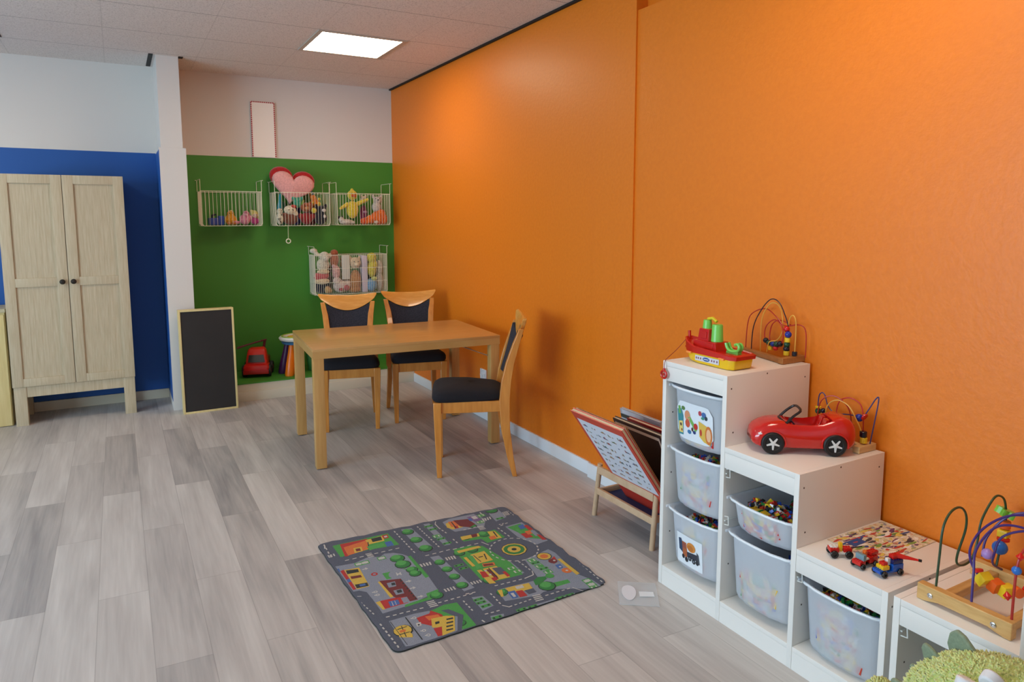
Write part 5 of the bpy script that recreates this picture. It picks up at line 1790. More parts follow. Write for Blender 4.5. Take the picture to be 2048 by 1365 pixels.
beads(t, [('flower', 'lime', L_(-.088, -5.315, .606), .0215, (.3, -.3, 1)), ('cyl', 'orange', L_(-.092, -5.318, .572), .014, (0, 0, 1)), ('cube', 'yellow', L_(-.10, -5.32, .548), .013, (0, 0, 1)), ('disc', 'red', L_(-.105, -5.322, .532), .016, (0, 0, 1)),
          ('ball', 'sky', L_(-.125, -5.324, .512), .020, (0, 0, 1)), ('ball', 'lilac', L_(-.215, -5.335, .520), .015, (0, 0, 1)),
          ('disc', 'red', L_(-.338, -5.372, .520), .013, (0, .4, 1)), ('cube', 'yellow', L_(-.337, -5.388, .503), .0160, (0.3, 1, .7)), ('cube', 'orange', L_(-.327, -5.412, .493), .0155, (.3, 1, .3)), ('cube', 'yellow', L_(-.318, -5.434, .487), .0160, (.4, 1, .1)),
          ('cyl', 'orange', L_(-.306, -5.453, .490), .0135, (.6, 1, -.1)), ('cyl', 'red', L_(-.290, -5.474, .497), .0135, (.6, 1, -.3)), ('spin', 'red', L_(-.394, -5.470, .512), .010, (.2, .3, 1)),
          ('spin', 'red', L_(-.385, -5.487, .62), .010, (.1, 0, 1)), ('ball', 'sky', L_(-.391, -5.484, .585), .011, (0, 0, 1))])

# ------------------------------------------------------------------ red toy car
ang = math.atan2(0.60, -0.80)
t = thing('toy_car', 'red plastic convertible toy car with star hubcaps on the middle step', 'toy car', (-0.258, -4.742, ZM + 0.0005), ang + 0.0)
# local +x is the nose, +y... ; side facing the camera is -y or +y depending on turn
CARR = mat('car_red', (202, 26, 20), 0.16, coat=0.6)
b = MB(); rings = []
prof = [(-0.170, 0.050, 0.078, .62, 0), (-0.164, 0.036, 0.102, .82, 0), (-0.148, 0.026, 0.118, .94, 0), (-0.118, 0.022, 0.126, 1.0, 0), (-0.090, 0.022, 0.118, 1.0, 0), (-0.087, 0.022, 0.117, 1.0, 1), (-0.060, 0.022, 0.106, 1.0, 1), (-0.020, 0.022, 0.100, .985, 1),
        (0.020, 0.022, 0.100, .985, 1), (0.046, 0.022, 0.103, .985, 1), (0.050, 0.022, 0.104, .985, 0), (0.080, 0.022, 0.106, .99, 0), (0.110, 0.022, 0.102, .99, 0), (0.135, 0.023, 0.094, .95, 0), (0.155, 0.026, 0.082, .86, 0), (0.166, 0.033, 0.070, .72, 0), (0.170, 0.042, 0.058, .5, 0)]
HWc = 0.064
for x, z0, z1, k, hol in prof:
    wv = HWc * k
    zm = z0 + (z1 - z0) * .55
    za, zc = (0.060, 0.050) if hol else (z1 + .003, z1 + .005)
    half = [(.86, z0), (.97, z0 + .008), (1.03, zm), (.97, z1 - .018), (.86, z1 - .004), (.76, z1), (.70, za), (.55, zc)]
    rings.append([(x, -wv * f_, z) for f_, z in half] + [(x, 0, zc)] + [(x, wv * f_, z) for f_, z in half[::-1]])
b.loft(rings)
body = b.build('body', [CARR, plain((150, 16, 14), 0.3)], t, sharp=48)
for x in (-0.098, 0.104):
    for s in (-1, 1):
        MB().tube([(x + 0.0425 * math.cos(q), s * 0.0655, 0.038 + 0.0425 * math.sin(q)) for q in [math.radians(-12 + 204 * k / 16) for k in range(17)]], 0.0028, 8).build('wheel_arch', CARR, t)
TYRE = plain((20, 20, 21), 0.55); HUB = plain((222, 222, 220), 0.3)
for x in (-0.098, 0.104):
    for s in (-1, 1):
        M = RT((x, s * 0.0495, 0.038), rx=-s * PI / 2)
        wh = MB().lathe([(0.020, -0.004), (0.034, -0.004), (0.038, 0.0), (0.038, 0.016), (0.034, 0.020), (0.026, 0.020), (0.024, 0.0175), (0.001, 0.0175)], 28, M=M).build('wheel', TYRE, t)
        h = MB()
        for k in range(5):
            a = 2 * PI * k / 5 + .3
            c_, s_ = math.cos(a), math.sin(a)
            h.prism([(0.0 - s_ * 0.0045, c_ * 0.0045), (s_ * 0.0045, -c_ * 0.0045), (0.022 * c_ + s_ * 0.0022, 0.022 * s_ - c_ * 0.0022), (0.022 * c_ - s_ * 0.0022, 0.022 * s_ + c_ * 0.0022)], 0.0178, 0.0205, M=M)
        h.lathe([(0.006, 0.0175), (0.006, 0.0212), (0.003, 0.0218)], 12, M=M)
        h.build('hubcap', HUB, wh)
# seats
for s in (-1, 1):
    b = MB(); b.box(-0.055, -0.02, s * 0.022 - 0.017, s * 0.022 + 0.017, 0.05, 0.068, bev=0.004)
    b.hexa([(-0.072, s * .022 - .017, .052), (-0.052, s * .022 - .017, .052), (-0.052, s * .022 + .017, .052), (-0.072, s * .022 + .017, .052), (-0.086, s * .022 - .013, .118), (-0.074, s * .022 - .015, .118), (-0.074, s * .022 + .015, .118), (-0.086, s * .022 + .013, .118)])
    for k in range(3):
        b.tube([(-0.058 - k * .007, s * .022 - .012, .072 + k * .014), (-0.056 - k * .007, s * .022, .074 + k * .014), (-0.058 - k * .007, s * .022 + .012, .072 + k * .014)], 0.003, 6)
    b.build('car_seat', CARR, t, bevel=0.002)
b = MB(); b.tube([(0.058, -0.046, 0.104), (0.036, -0.043, 0.128), (0.012, -0.038, 0.146), (0.008, 0.0, 0.150), (0.012, 0.038, 0.146), (0.036, 0.043, 0.128), (0.058, 0.046, 0.104)], 0.0045, 8, smooth=3)
b.tube([(0.058, -0.046, 0.104), (0.072, 0.0, 0.112), (0.058, 0.046, 0.104)], 0.004, 8, smooth=3)
b.build('windscreen_frame', plain((34, 26, 26), 0.35), t)
b = MB(); Ms = RT((0.022, -0.022, 0.092), ry=-0.9); b.tube([Ms @ Vector((0.014 * math.cos(a), 0.014 * math.sin(a), 0)) for a in [2 * PI * k / 16 for k in range(16)]], 0.0028, 6, closed=True)
b.tube([(0.022, -0.022, 0.092), (0.045, -0.022, 0.085)], 0.003, 6); b.build('steering_wheel', plain((40, 34, 60), 0.35), t)
for s in (-1, 1):
    MB().ball((0.140, s * 0.0525, 0.068), (0.012, 0.0075, 0.006), 12).build('headlamp', plain((236, 226, 226), 0.2), t)
    MB().ball((0.1535, s * 0.044, 0.050), (0.006, 0.0045, 0.005), 10).build('fog_lamp', plain((226, 200, 200), 0.2), t)

# ------------------------------------------------------------------ printed sheet on the low step
t_ = MB(); t_.prism([(-0.148, -0.094), (0.150, -0.088), (0.146, 0.088), (-0.146, 0.093)], 0.0, 0.0014)
PRINT = print_mat('picture_sheet_ink', (222, 208, 180), [(206, 190, 150), (190, 120, 100), (214, 194, 120), (170, 176, 120), (160, 140, 150), (240, 236, 226), (214, 170, 130), (150, 150, 160)], 60, 0.52)
o = t_.build('picture_sheet', PRINT, loc=(-0.178, -5.008, ZL + 0.0006)); o.rotation_euler = (0, 0, 0.0)
tag(o, 'colourful printed picture sheet lying at the back of the low step by the orange wall', 'sheet')
# small printed pictures on it
pb = MB(); rnd = random.Random(8)
cols = [(36, 74, 140), (196, 62, 48), (226, 200, 96), (120, 158, 70), (110, 66, 110), (242, 238, 230), (60, 60, 70)]
for k in range(110):
    x = rnd.uniform(-0.132, 0.13); y = rnd.uniform(-0.078, 0.078); a = rnd.uniform(-.3, .3)
    w_, h_ = rnd.uniform(.007, .024), rnd.uniform(.0025, .006)
    pb.prism([(w_ * math.cos(q) * (1 + .2 * math.sin(3 * q)), h_ * math.sin(q)) for q in [2 * PI * i / 9 for i in range(9)]], 0.0015, 0.0016 + k * 0.000004, M=RT((x, y, 0), rz=a), mi=rnd.randrange(7))
pb.prism([(-0.115, 0.015), (-0.05, 0.018), (-0.052, 0.05), (-0.113, 0.05)], 0.0015, 0.0020, mi=0)
pb.build('printed_pictures', [plain(c_, 0.45) for c_ in cols], o)

# ------------------------------------------------------------------ brick-built vehicles
BR = {k: plain(v, 0.25) for k, v in dict(red=(206, 34, 26), yellow=(240, 190, 30), blue=(24, 86, 180), black=(22, 22, 24), grey=(130, 150, 160), white=(232, 228, 220), clear=(120, 150, 160), orange=(230, 110, 40), navy=(26, 36, 90)).items()}


def brick_vehicle(label, loc, rz, parts, wheels):
    t = thing('toy_brick_vehicle', label, 'toy vehicle', loc, rz, 'brick-built toy vehicles')
    for nm, colr, x0, x1, y0, y1, z0, z1 in parts:
        b = MB().box(x0, x1, y0, y1, z0, z1, bev=0.0004)
        n1 = max(1, int(round((x1 - x0) / 0.008))); n2 = max(1, int(round((y1 - y0) / 0.008)))
        if nm in ('brick', 'plate', 'chassis'):
            for i in range(n1):
                for j in range(n2):
                    b.lathe([(0.0024, z1), (0.0024, z1 + 0.0017)], 8, M=RT((x0 + (i + .5) * (x1 - x0) / n1, y0 + (j + .5) * (y1 - y0) / n2, 0)))
        b.build(nm, BR[colr], t)
    for x, y, r in wheels:
        MB().lathe([(r * .4, -0.0035), (r * .9, -0.0035), (r, -0.002), (r, 0.002), (r * .9, 0.0035), (r * .4, 0.0035), (r * .35, 0.001), (0.0003, 0.001)], 16, M=RT((x, y, r), rx=PI / 2)).build('wheel', BR['black'], t)
    return t


Zs = ZL + 0.0008
v1 = brick_vehicle('red and white brick-built car with yellow driver, farthest along the low step', (-0.388, -5.005, Zs), math.radians(-33),
                   [('chassis', 'white', -0.026, 0.026, -0.012, 0.012, 0.010, 0.015), ('brick', 'red', -0.030, -0.006, -0.012, 0.012, 0.015, 0.026), ('brick', 'red', 0.008, 0.030, -0.010, 0.010, 0.015, 0.026), ('brick', 'white', -0.028, -0.010, -0.008, 0.008, 0.026, 0.030), ('driver', 'yellow', -0.004, 0.005, -0.005, 0.005, 0.015, 0.040)],
                   [(-0.020, -0.016, 0.011), (-0.020, 0.016, 0.011), (0.020, -0.016, 0.011), (0.020, 0.016, 0.011)])
v1.scale = (1.1, 1.1, 1.1)
v2 = brick_vehicle('red brick-built van with clear windscreen and white driver, beside the blue one', (-0.372, -5.082, Zs), math.radians(-4),
                   [('chassis', 'black', -0.040, 0.030, -0.013, 0.013, 0.008, 0.012), ('brick', 'red', -0.044, -0.020, -0.014, 0.014, 0.012, 0.024), ('windscreen', 'clear', -0.030, -0.018, -0.014, 0.014, 0.024, 0.042), ('brick', 'red', -0.002, 0.034, -0.014, 0.014, 0.012, 0.030), ('brick', 'red', 0.008, 0.040, -0.010, 0.010, 0.032, 0.042), ('driver', 'orange', -0.012, -0.003, -0.005, 0.005, 0.014, 0.048), ('plate', 'white', -0.020, 0.0, -0.012, 0.012, 0.024, 0.028)],
                   [(-0.034, -0.017, 0.009), (-0.034, 0.017, 0.009), (0.020, -0.017, 0.009), (0.020, 0.017, 0.009)])
v3 = brick_vehicle('blue and yellow brick-built lorry with a long red cannon arm on the low step', (-0.362, -5.146, Zs), math.radians(-12),
                   [('chassis', 'blue', -0.044, 0.036, -0.014, 0.014, 0.010, 0.015), ('brick', 'blue', -0.046, -0.020, -0.014, 0.014, 0.015, 0.020), ('brick', 'yellow', -0.034, -0.010, -0.013, 0.013, 0.020, 0.031), ('brick', 'blue', 0.000, 0.038, -0.016, 0.016, 0.015, 0.034), ('brick', 'navy', 0.000, 0.036, -0.016, 0.016, 0.036, 0.046), ('driver', 'white', -0.010, 0.000, -0.005, 0.005, 0.030, 0.050), ('brick', 'red', 0.006, 0.036, -0.008, 0.008, 0.047, 0.058), ('brick', 'red', -0.028, -0.012, -0.008, 0.008, 0.032, 0.040)],
                   [(-0.032, -0.018, 0.010), (-0.032, 0.018, 0.010), (0.026, -0.018, 0.010), (0.026, 0.018, 0.010)])
MB().tube([(0.025, 0, 0.053), (0.050, -0.024, 0.052), (0.066, -0.040, 0.051)], [0.009, 0.005, 0.003], 10).build('cannon_arm', BR['red'], v3)
MB().tube([(0.066, -0.040, 0.051), (0.072, -0.046, 0.0505)], 0.0042, 10).build('cannon_tip', BR['black'], v3)
MB().tube([(0.03, 0, 0.024), (0.06, 0.0, 0.030)], 0.0018, 6).build('tow_bar', BR['black'], v1)

# ------------------------------------------------------------------ wire baskets on the green wall


def basket(label, x0, x1, zb, zr, ztop, yf=-0.245, nv=17, hbars=(), r=0.0022, dense=False):
    t = thing('wire_basket', label, 'wire basket', ((x0 + x1) / 2, -0.004, zb), 0, None)
    W = (x1 - x0) / 2; h = zr - zb; D = -yf
    g = MB()
    yb_ = -0.004
    ff = -D
    # front verticals bend under and run to the back
    bow = 0.012
    for i in range(nv):
        x = -W + 2 * W * i / (nv - 1)
        g.tube([(x, ff, h), (x, ff, 0.018), (x, ff + 0.014, 0.0), (x, yb_, 0.0), (x, yb_, h)], r * .62, 5)
    nd = 9 if not dense else 14
    for s in (-1, 1):
        for j in range(nd):
            y = ff + (yb_ - ff) * (j + .5) / nd
            g.tube([(s * W, y, h), (s * (W - 0.002), y, 0.02), (s * (W - 0.012), y, 0.0)], r * .62, 5)
    for k in (0.33, 0.66):
        y = ff + (yb_ - ff) * k
        g.tube([(-W, y, 0.0), (W, y, 0.0)], r * .7, 5)
    for z in hbars:
        g.tube([(-W, yb_, z * h), (-W, ff, z * h), (W, ff, z * h), (W, yb_, z * h)], r * .8, 5)
    g.build('wire_grid', WIRE, t)
    q = MB()
    q.tube([(-W, ff, h), (W, ff, h), (W, yb_, h), (-W, yb_, h)], r, 8, closed=True)
    q.tube([(-W + .012, ff + .002, 0.0), (W - .012, ff + .002, 0.0)], r * .9, 8)
    for s in (-1, 1):
        q.tube([(s * W, ff, h), (s * W, ff, 0.02), (s * (W - .014), ff + .003, 0.0)], r, 8)
    q.build('rim', WIRE, t)
    hz = ztop - zb
    for s in (-1, 1):
        k = MB(); xs = s * (W + 0.003)
        k.tube([(xs, ff + .004, h), (xs, ff + .004, hz - .004), (xs, ff + .010, hz), (xs, yb_ - .008, hz), (xs, yb_ - .002, hz - .005), (xs, yb_ - .002, h), ], r * .95, 8)
        k.tube([(xs, (yb_ if s < 0 else ff) - .0, hz - 0.001), (xs + s * 0.012, (yb_ if s < 0 else ff) - .003, hz + .001)], r * .95, 6)
        k.build('hanging_loop', WIRE, t)
    return t


basket('cream wire basket at the left end of the upper row, nearly empty', -1.693, -1.232, 1.412, 1.690, 1.782)
basket('cream wire basket in the middle of the upper row, under the heart cushion', -1.122, -0.668, 1.410, 1.690, 1.782, nv=19)
basket('cream wire basket next to the orange wall, holding the yellow duck', -0.604, -0.122, 1.414, 1.690, 1.782, nv=20)
basket('large deep cream wire basket below the upper row, packed with soft toys', -0.803, -0.150, 0.800, 1.150, 1.225, yf=-0.21, nv=40, hbars=(0.31, 0.66), dense=True)

GTOY = {}


def fur(c, k=.82, sc=90, bump=.6):
    return mat('plush_%d_%d_%d' % c, c, 0.95, c2=tuple(int(v * k) for v in c), nscale=sc, bump=bump, sheen=0.3)


def plush(name, label, loc, parts, rz=0.0, vox=0.005, eyes=None, cat='soft toy', rx=0.0, s=None):
    """parts: list of (partname, colour, [ellipsoids]) ; first one is the body"""
    t = thing(name, label, cat, loc, rz)
    t.rotation_euler = (rx, 0, rz)
    if s is None:
        s = 1.18 if (loc[0] > -0.83 and loc[2] < 1.2) or (-1.12 < loc[0] < -0.66 and loc[2] > 1.2) else 1.0
    t.scale = (s, s, s)
    for pn, c, els in parts:
        b = MB()
        for e in els:
            if len(e) == 6:
                b.ball(e[:3], e[3:6], 14)
            else:       # limb: x0,y0,z0,x1,y1,z1,r0,r1
                b.tube([e[:3], tuple((e[i] + e[i + 3]) / 2 for i in range(3)), e[3:6]], [e[6], (e[6] + e[7]) / 2, e[7]], 12)
                b.ball(e[:3], e[6], 12); b.ball(e[3:6], e[7], 12)
        b.build(pn, fur(c), t, remesh=vox if len(els) > 1 else 0)
    if eyes:
        (ex, ey, ez, er) = eyes
        for s in (-1, 1):
            MB().ball((s * ex, ey, ez), er, 10).build('eye', plain((18, 16, 16), 0.15), t)
    return t


ZB = 1.419
# nearly empty basket
tb = thing('toy_block', 'blue block toy lying in the nearly empty wire basket', 'toy', (-1.575, -0.12, ZB), 0.2)
MB().box(-0.055, 0.010, -0.035, 0.035, 0.0, 0.058, bev=0.006).build('body', plain((34, 66, 150), 0.5), tb)
MB().box(0.012, 0.058, -0.03, 0.03, 0.0, 0.075, bev=0.008).build('head', plain((38, 74, 164), 0.5), tb)
MB().tube([(-0.03, 0, 0.058), (-0.03, 0, 0.078), (0.0, 0, 0.086)], 0.008, 10).build('handle', plain((20, 24, 50), 0.5), tb)
plush('soft_toy', 'round yellow-orange soft toy in the nearly empty wire basket', (-1.463, -0.13, ZB), [('body', (226, 158, 30), [(0, 0, .046, .044, .038, .046), (0, -.004, .092, .030, .028, .024), (-.036, -.01, .04, .014, .014, .026), (.036, -.01, .04, .014, .014, .026)]), ('cap', (216, 186, 110), [(.004, 0, .112, .020, .018, .010)]), ('feet', (206, 120, 40), [(-.02, -.036, .012, .018, .022, .012), (.02, -.036, .012, .018, .022, .012)])], eyes=(.012, -.030, .096, .004))
plush('soft_toy', 'pink long-bodied soft toy lying in the nearly empty wire basket', (-1.352, -0.13, ZB), [('body', (222, 140, 158), [(0, 0, .045, .046, .038, .044), (.012, 0, .088, .028, .026, .030), (-.07, -.02, .020, .03, .015, .016), (.045, .0, .06, .02, .02, .02)]), ('snout', (238, 176, 186), [(.006, -.028, .084, .014, .012, .010)])], eyes=(.012, -.026, .100, .003))
plush('doll', 'small doll with pale yellow hair and a magenta body against the basket end', (-1.272, -0.13, ZB), [('body', (184, 60, 120), [(0, 0, .032, .028, .026, .034), (-.026, -.01, .03, .010, .012, .02), (.026, -.01, .03, .008, .012, .02)]), ('head', (232, 200, 170), [(0, 0, .082, .026, .026, .026)]), ('hair', (222, 208, 116), [(-.002, .006, .094, .032, .030, .028), (-.024, .01, .116, .014, .012, .012), (.012, .008, .066, .022, .016, .02)])], eyes=(.009, -.024, .082, .003), cat='doll')

# heart cushion
t = thing('heart_cushion', 'plush heart cushion, red behind and pink in front, sticking out of the middle wire basket', 'cushion', (-0.99, -0.105, 1.612), 0.0)
t.rotation_euler = (0.10, 0.20, -0.10)


def heart(s, n=40, dx=0, dz=0):
    out = []
    for i in range(n):
        a = 2 * PI * i / n
        x = 17.5 * math.sin(a) ** 3 / 16.5; z = (13 * math.cos(a) - 5 * math.cos(2 * a) - 2 * math.cos(3 * a) - math.cos(4 * a)) / 16.5
        out.append((x * s * 1.02 + dx, z * s * 0.95 + dz))
    return out


def heart_solid(s, y0, y1, puff, dx=0, dz=0):
    b = MB(); rings = []
    for u in (-1, -.8, -.5, 0, .5, .8, 1):
        k = math.sqrt(max(0.0, 1 - u * u * .75))
        sc = s * (1 - puff + puff * k)
        y = (y0 + y1) / 2 + (y1 - y0) / 2 * u
        rings.append([(x, y, z) for x, z in heart(sc, dx=dx, dz=dz)])
    b.loft(rings)
    return b


heart_solid(0.176, -0.02, 0.050, .22, dz=0.165).build('back', fur((186, 22, 24), bump=.4), t, sharp=80)
heart_solid(0.163, -0.070, 0.000, .25, dx=0.010, dz=0.140).build('front', fur((230, 164, 158), bump=.3, k=.9), t, sharp=80)

# middle basket
plush('soft_toy', 'black and white spotted soft toy at the end of the middle wire basket', (-1.080, -0.19, ZB), [('body', (214, 206, 180), [(0, 0, .045, .026, .03, .046), (0, -.005, .096, .022, .022, .022)]), ('spots', (60, 50, 30), [(-.008, -.024, .04, .010, .008, .012), (.010, -.022, .07, .008, .010, .008), (.0, -.026, .02, .008, .006, .006)])], eyes=(.008, -.024, .100, .003))
plush('toy_sock', 'teal blue toy standing upright beside the heart cushion', (-1.078, -0.17, 1.545), [('body', (40, 150, 168), [(0, 0, 0.01, 0.01, 0, 0.11, .016, .007), (0.004, -.004, 0.0, .018, .018, .012)])], cat='toy')
plush('soft_toy', 'cream and brown soft toy with a red hat patch in the middle wire basket', (-0.995, -0.19, ZB), [('body', (120, 66, 44), [(0, 0, .040, .055, .036, .042), (-.04, -.01, .07, .022, .02, .018)]), ('head', (226, 214, 184), [(0, -.006, .105, .046, .032, .034), (.036, -.004, .08, .022, .02, .02)]), ('hat', (196, 66, 50), [(.022, -.020, .130, .022, .014, .014)])], eyes=(.014, -.036, .106, .004))
plush('soft_toy', 'mint green knobbly soft toy high in the middle wire basket', (-0.925, -0.17, 1.560), [('body', (60, 164, 130), [(0, 0, .042, .032, .03, .044), (.030, -.01, .07, .014, .014, .014), (-.030, -.01, .07, .014, .014, .014)]), ('leaves', (130, 160, 50), [(.034, -.01, .030, .014, .014, .02), (.040, 0, .052, .012, .010, .012)])], eyes=(.010, -.028, .052, .003))
plush('teddy_bear', 'orange-brown bear with a dark red shirt in the middle wire basket', (-0.855, -0.18, ZB), [('body', (150, 28, 30), [(0, 0, .045, .044, .034, .046), (-.045, -.01, .060, .016, .016, .025), (.045, -.01, .060, .016, .016, .025)]), ('head', (170, 86, 40), [(0, -.004, .125, .042, .034, .036), (-.030, .004, .155, .014, .010, .014), (.030, .004, .155, .014, .010, .014)]), ('snout', (206, 140, 80), [(0, -.036, .118, .018, .014, .013)])], eyes=(.014, -.036, .135, .004))
plush('soft_toy', 'black soft toy with a white muzzle at the wall end of the middle basket', (-0.735, -0.18, ZB), [('body', (30, 30, 40), [(0, 0, .050, .050, .036, .050), (.01, -.004, .110, .036, .03, .030), (-.03, 0, .135, .012, .010, .018), (.04, 0, .135, .012, .010, .018)]), ('muzzle', (216, 206, 196), [(.020, -.034, .104, .018, .012, .014), (.024, -.03, .06, .012, .01, .016)])], eyes=(.016, -.034, .118, .003))
plush('soft_toy', 'orange and yellow striped soft toy at the top of the middle wire basket', (-0.770, -0.14, 1.560), [('body', (224, 128, 36), [(0, 0, .035, .036, .028, .034), (-.012, -.004, .076, .024, .022, .024)]), ('stripes', (226, 196, 60), [(.026, -.016, .030, .016, .014, .020), (-.020, -.020, .04, .014, .010, .010), (.03, -.01, .068, .012, .012, .012)])])
t = thing('toy_ring', 'blue and orange toy ring rattle behind the heart cushion', 'toy', (-0.830, -0.05, 1.665), 0.0)
b = MB(); b.tube([(0.072 * math.cos(a), 0, 0.072 * math.sin(a)) for a in [2 * PI * k / 28 for k in range(28)]], 0.005, 8, closed=True); b.build('ring', plain((48, 120, 170), 0.35), t)
b = MB(); b.tube([(0.052 * math.cos(a) - .008, -0.012, 0.052 * math.sin(a) - .004) for a in [PI * k / 14 for k in range(15)]], 0.0065, 8); b.build('inner_arc', plain((226, 140, 40), 0.35), t)

t = thing('hanging_ring', 'small white ring on a strap dangling below the middle wire basket', 'ring', (-1.016, -0.19, 1.28), 0.0)
MB().tube([(0.018 * math.cos(a), 0, 0.018 * math.sin(a)) for a in [2 * PI * k / 20 for k in range(20)]], 0.0045, 8, closed=True).build('ring', plain((226, 220, 196), 0.4), t)
MB().tube([(0, 0, 0.018), (0.002, 0, 0.13)], 0.004, 8).build('strap', plain((160, 176, 130), 0.6), t)

plush('soft_toy', 'dark green soft toy half hidden behind the cream and brown one', (-1.035, -0.08, ZB), [('body', (30, 84, 52), [(0, 0, .07, .040, .034, .075), (.0, 0, .165, .034, .03, .034)])], s=1.0)
plush('soft_toy', 'dark blue soft toy behind the orange-brown bear in the middle basket', (-0.915, -0.08, ZB), [('body', (34, 46, 110), [(0, 0, .06, .05, .034, .065), (.02, 0, .14, .034, .03, .034)])], s=1.0)
plush('soft_toy', 'maroon soft toy low behind the black one in the middle basket', (-0.790, -0.09, ZB), [('body', (110, 34, 38), [(0, 0, .055, .050, .034, .06), (.03, 0, .12, .034, .03, .034)])], s=1.0)
plush('toy_ball', 'small yellow ball tucked between bear and black toy in the middle basket', (-0.795, -0.205, 1.52), [('body', (226, 200, 50), [(0, 0, .02, .024, .024, .024)])], s=1.0, cat='ball')
# basket by the orange wall
plush('toy_duck', 'bright yellow plush duck with orange beak in the basket by the orange wall', (-0.445, -0.17, 1.480), [('body', (232, 208, 60), [(0, 0, .070, .056, .040, .078), (0, -.006, .198, .046, .040, .044), (0, 0, .245, .014, .014, .014), (.05, -.01, .125, .13, -.03, .160, .020, .014), (-.05, -.01, .115, -.115, -.03, .080, .020, .013)]), ('beak', (224, 96, 28), [(0, -.046, .192, .026, .018, .013)])], eyes=(.016, -.044, .212, .005), cat='soft toy')
plush('soft_toy', 'grey-white long-eared soft toy at the corner end of the duck basket', (-0.215, -0.15, 1.530), [('body', (206, 196, 186), [(0, 0, .045, .044, .034, .050), (.01, -.004, .105, .040, .032, .036), (-.030, 0, .140, .014, .010, .022), (.044, 0, .138, .014, .010, .022)]), ('nose', (60, 44, 50), [(.006, -.036, .108, .008, .006, .006)])], eyes=(.018, -.034, .120, .004))
plush('soft_toy', 'cream soft toy face peeping over the duck wing in the wall-end basket', (-0.318, -0.10, 1.590), [('body', (228, 214, 188), [(0, 0, .05, .034, .028, .034), (-.02, 0, .082, .012, .010, .012), (.02, 0, .082, .012, .010, .012)])], eyes=(.012, -.028, .056, .0035))
plush('soft_toy', 'plum purple soft toy between the duck and the orange toy', (-0.335, -0.14, ZB), [('body', (118, 34, 70), [(0, 0, .085, .036, .034, .090), (.0, -.01, .02, .034, .034, .020)]), ('stripe', (170, 120, 150), [(.006, -.028, .11, .022, .012, .012)])])
plush('soft_toy', 'large orange soft toy slumped along the bottom of the duck basket', (-0.235, -0.19, ZB), [('body', (232, 112, 28), [(.02, 0, .060, .070, .040, .062), (-.05, -.006, .045, .05, .034, .040), (-.095, -.01, .025, .03, .026, .024), (.05, 0, .10, .040, .032, .036), (.075, 0, .05, .03, .03, .05)]), ('paw', (226, 206, 186), [(-.01, -.036, .020, .022, .014, .014)])])
plush('soft_toy', 'orange-red little toy under the duck feet in the wall-end basket', (-0.365, -0.215, ZB), [('body', (226, 88, 30), [(0, 0, .028, .026, .022, .028), (.02, 0, .05, .014, .012, .014)])])
plush('soft_toy', 'small white dog lying at the bottom of the duck basket', (-0.510, -0.18, ZB), [('body', (216, 208, 198), [(0, 0, .024, .062, .032, .024), (-.045, -.006, .046, .024, .024, .022), (.055, 0, .018, .03, .02, .016)]), ('ear', (56, 44, 44), [(-.062, -.006, .060, .010, .012, .018), (-.030, -.002, .064, .010, .010, .016)])], eyes=(.010, -.030, .05, .003))

# big lower basket
plush('soft_toy', 'chocolate brown soft toy deep at the back of the large basket near the lamb', (-0.655, -0.065, 0.808), [('body', (84, 52, 36), [(0, 0, .09, .045, .04, .095), (.0, 0, .21, .040, .036, .045)])], s=1.0)
plush('soft_toy', 'black soft toy deep at the back of the large basket behind the yellow one', (-0.300, -0.065, 0.808), [('body', (34, 32, 36), [(0, 0, .10, .05, .04, .105), (.0, 0, .24, .046, .036, .05)])], s=1.0)
plush('soft_toy', 'tan soft toy at the back of the large basket behind the grey cloth', (-0.500, -0.065, 0.808), [('body', (190, 150, 104), [(0, 0, .10, .045, .04, .105), (.0, 0, .25, .042, .036, .046), (-.03, 0, .30, .012, .01, .016), (.03, 0, .30, .012, .01, .016)])], s=1.0)
ZQ = 0.808
plush('toy_lamb', 'white curly lamb at the top corner of the large lower basket', (-0.715, -0.14, 1.005), [('body', (224, 216, 196), [(0, 0, .05, .05, .04, .05), (.01, -.01, .112, .040, .036, .038), (-.042, 0, .128, .02, .014, .016), (.056, 0, .12, .014, .012, .02), (-.065, .01, .155, .03, .022, .020)]), ('muzzle', (236, 226, 208), [(.014, -.040, .100, .020, .016, .016)])], eyes=(.014, -.040, .122, .004))
plush('soft_toy', 'cream soft toy in a pink-striped shirt pressed on the end of the large basket', (-0.735, -0.16, 0.895), [('body', (206, 84, 90), [(0, 0, .062, .056, .034, .034), (-.03, 0, .05, .03, .03, .02)]), ('trim', (232, 214, 176), [(0, -.006, .022, .060, .034, .024), (.01, -.01, .092, .05, .03, .018)])])
plush('soft_toy', 'dark navy soft toy in the bottom corner of the large basket', (-0.725, -0.11, ZQ), [('body', (28, 30, 52), [(0, 0, .045, .060, .05, .046), (.03, -.01, .075, .03, .03, .028)])])
plush('soft_toy', 'small sandy soft toy low in front of the navy one', (-0.690, -0.17, ZQ), [('body', (206, 166, 110), [(0, 0, .030, .024, .020, .030), (.02, 0, .022, .016, .014, .02)])])
plush('soft_toy', 'rusty brown soft toy at the top of the large basket beside the lamb', (-0.612, -0.13, 1.040), [('body', (176, 92, 54), [(0, 0, .055, .036, .034, .060), (0, -.006, .108, .030, .028, .026)])])
plush('soft_toy', 'pale pink soft toy in the middle of the large basket', (-0.600, -0.14, 0.935), [('body', (222, 170, 166), [(0, 0, .05, .034, .032, .055), (-.02, -.01, .095, .016, .014, .02)])])
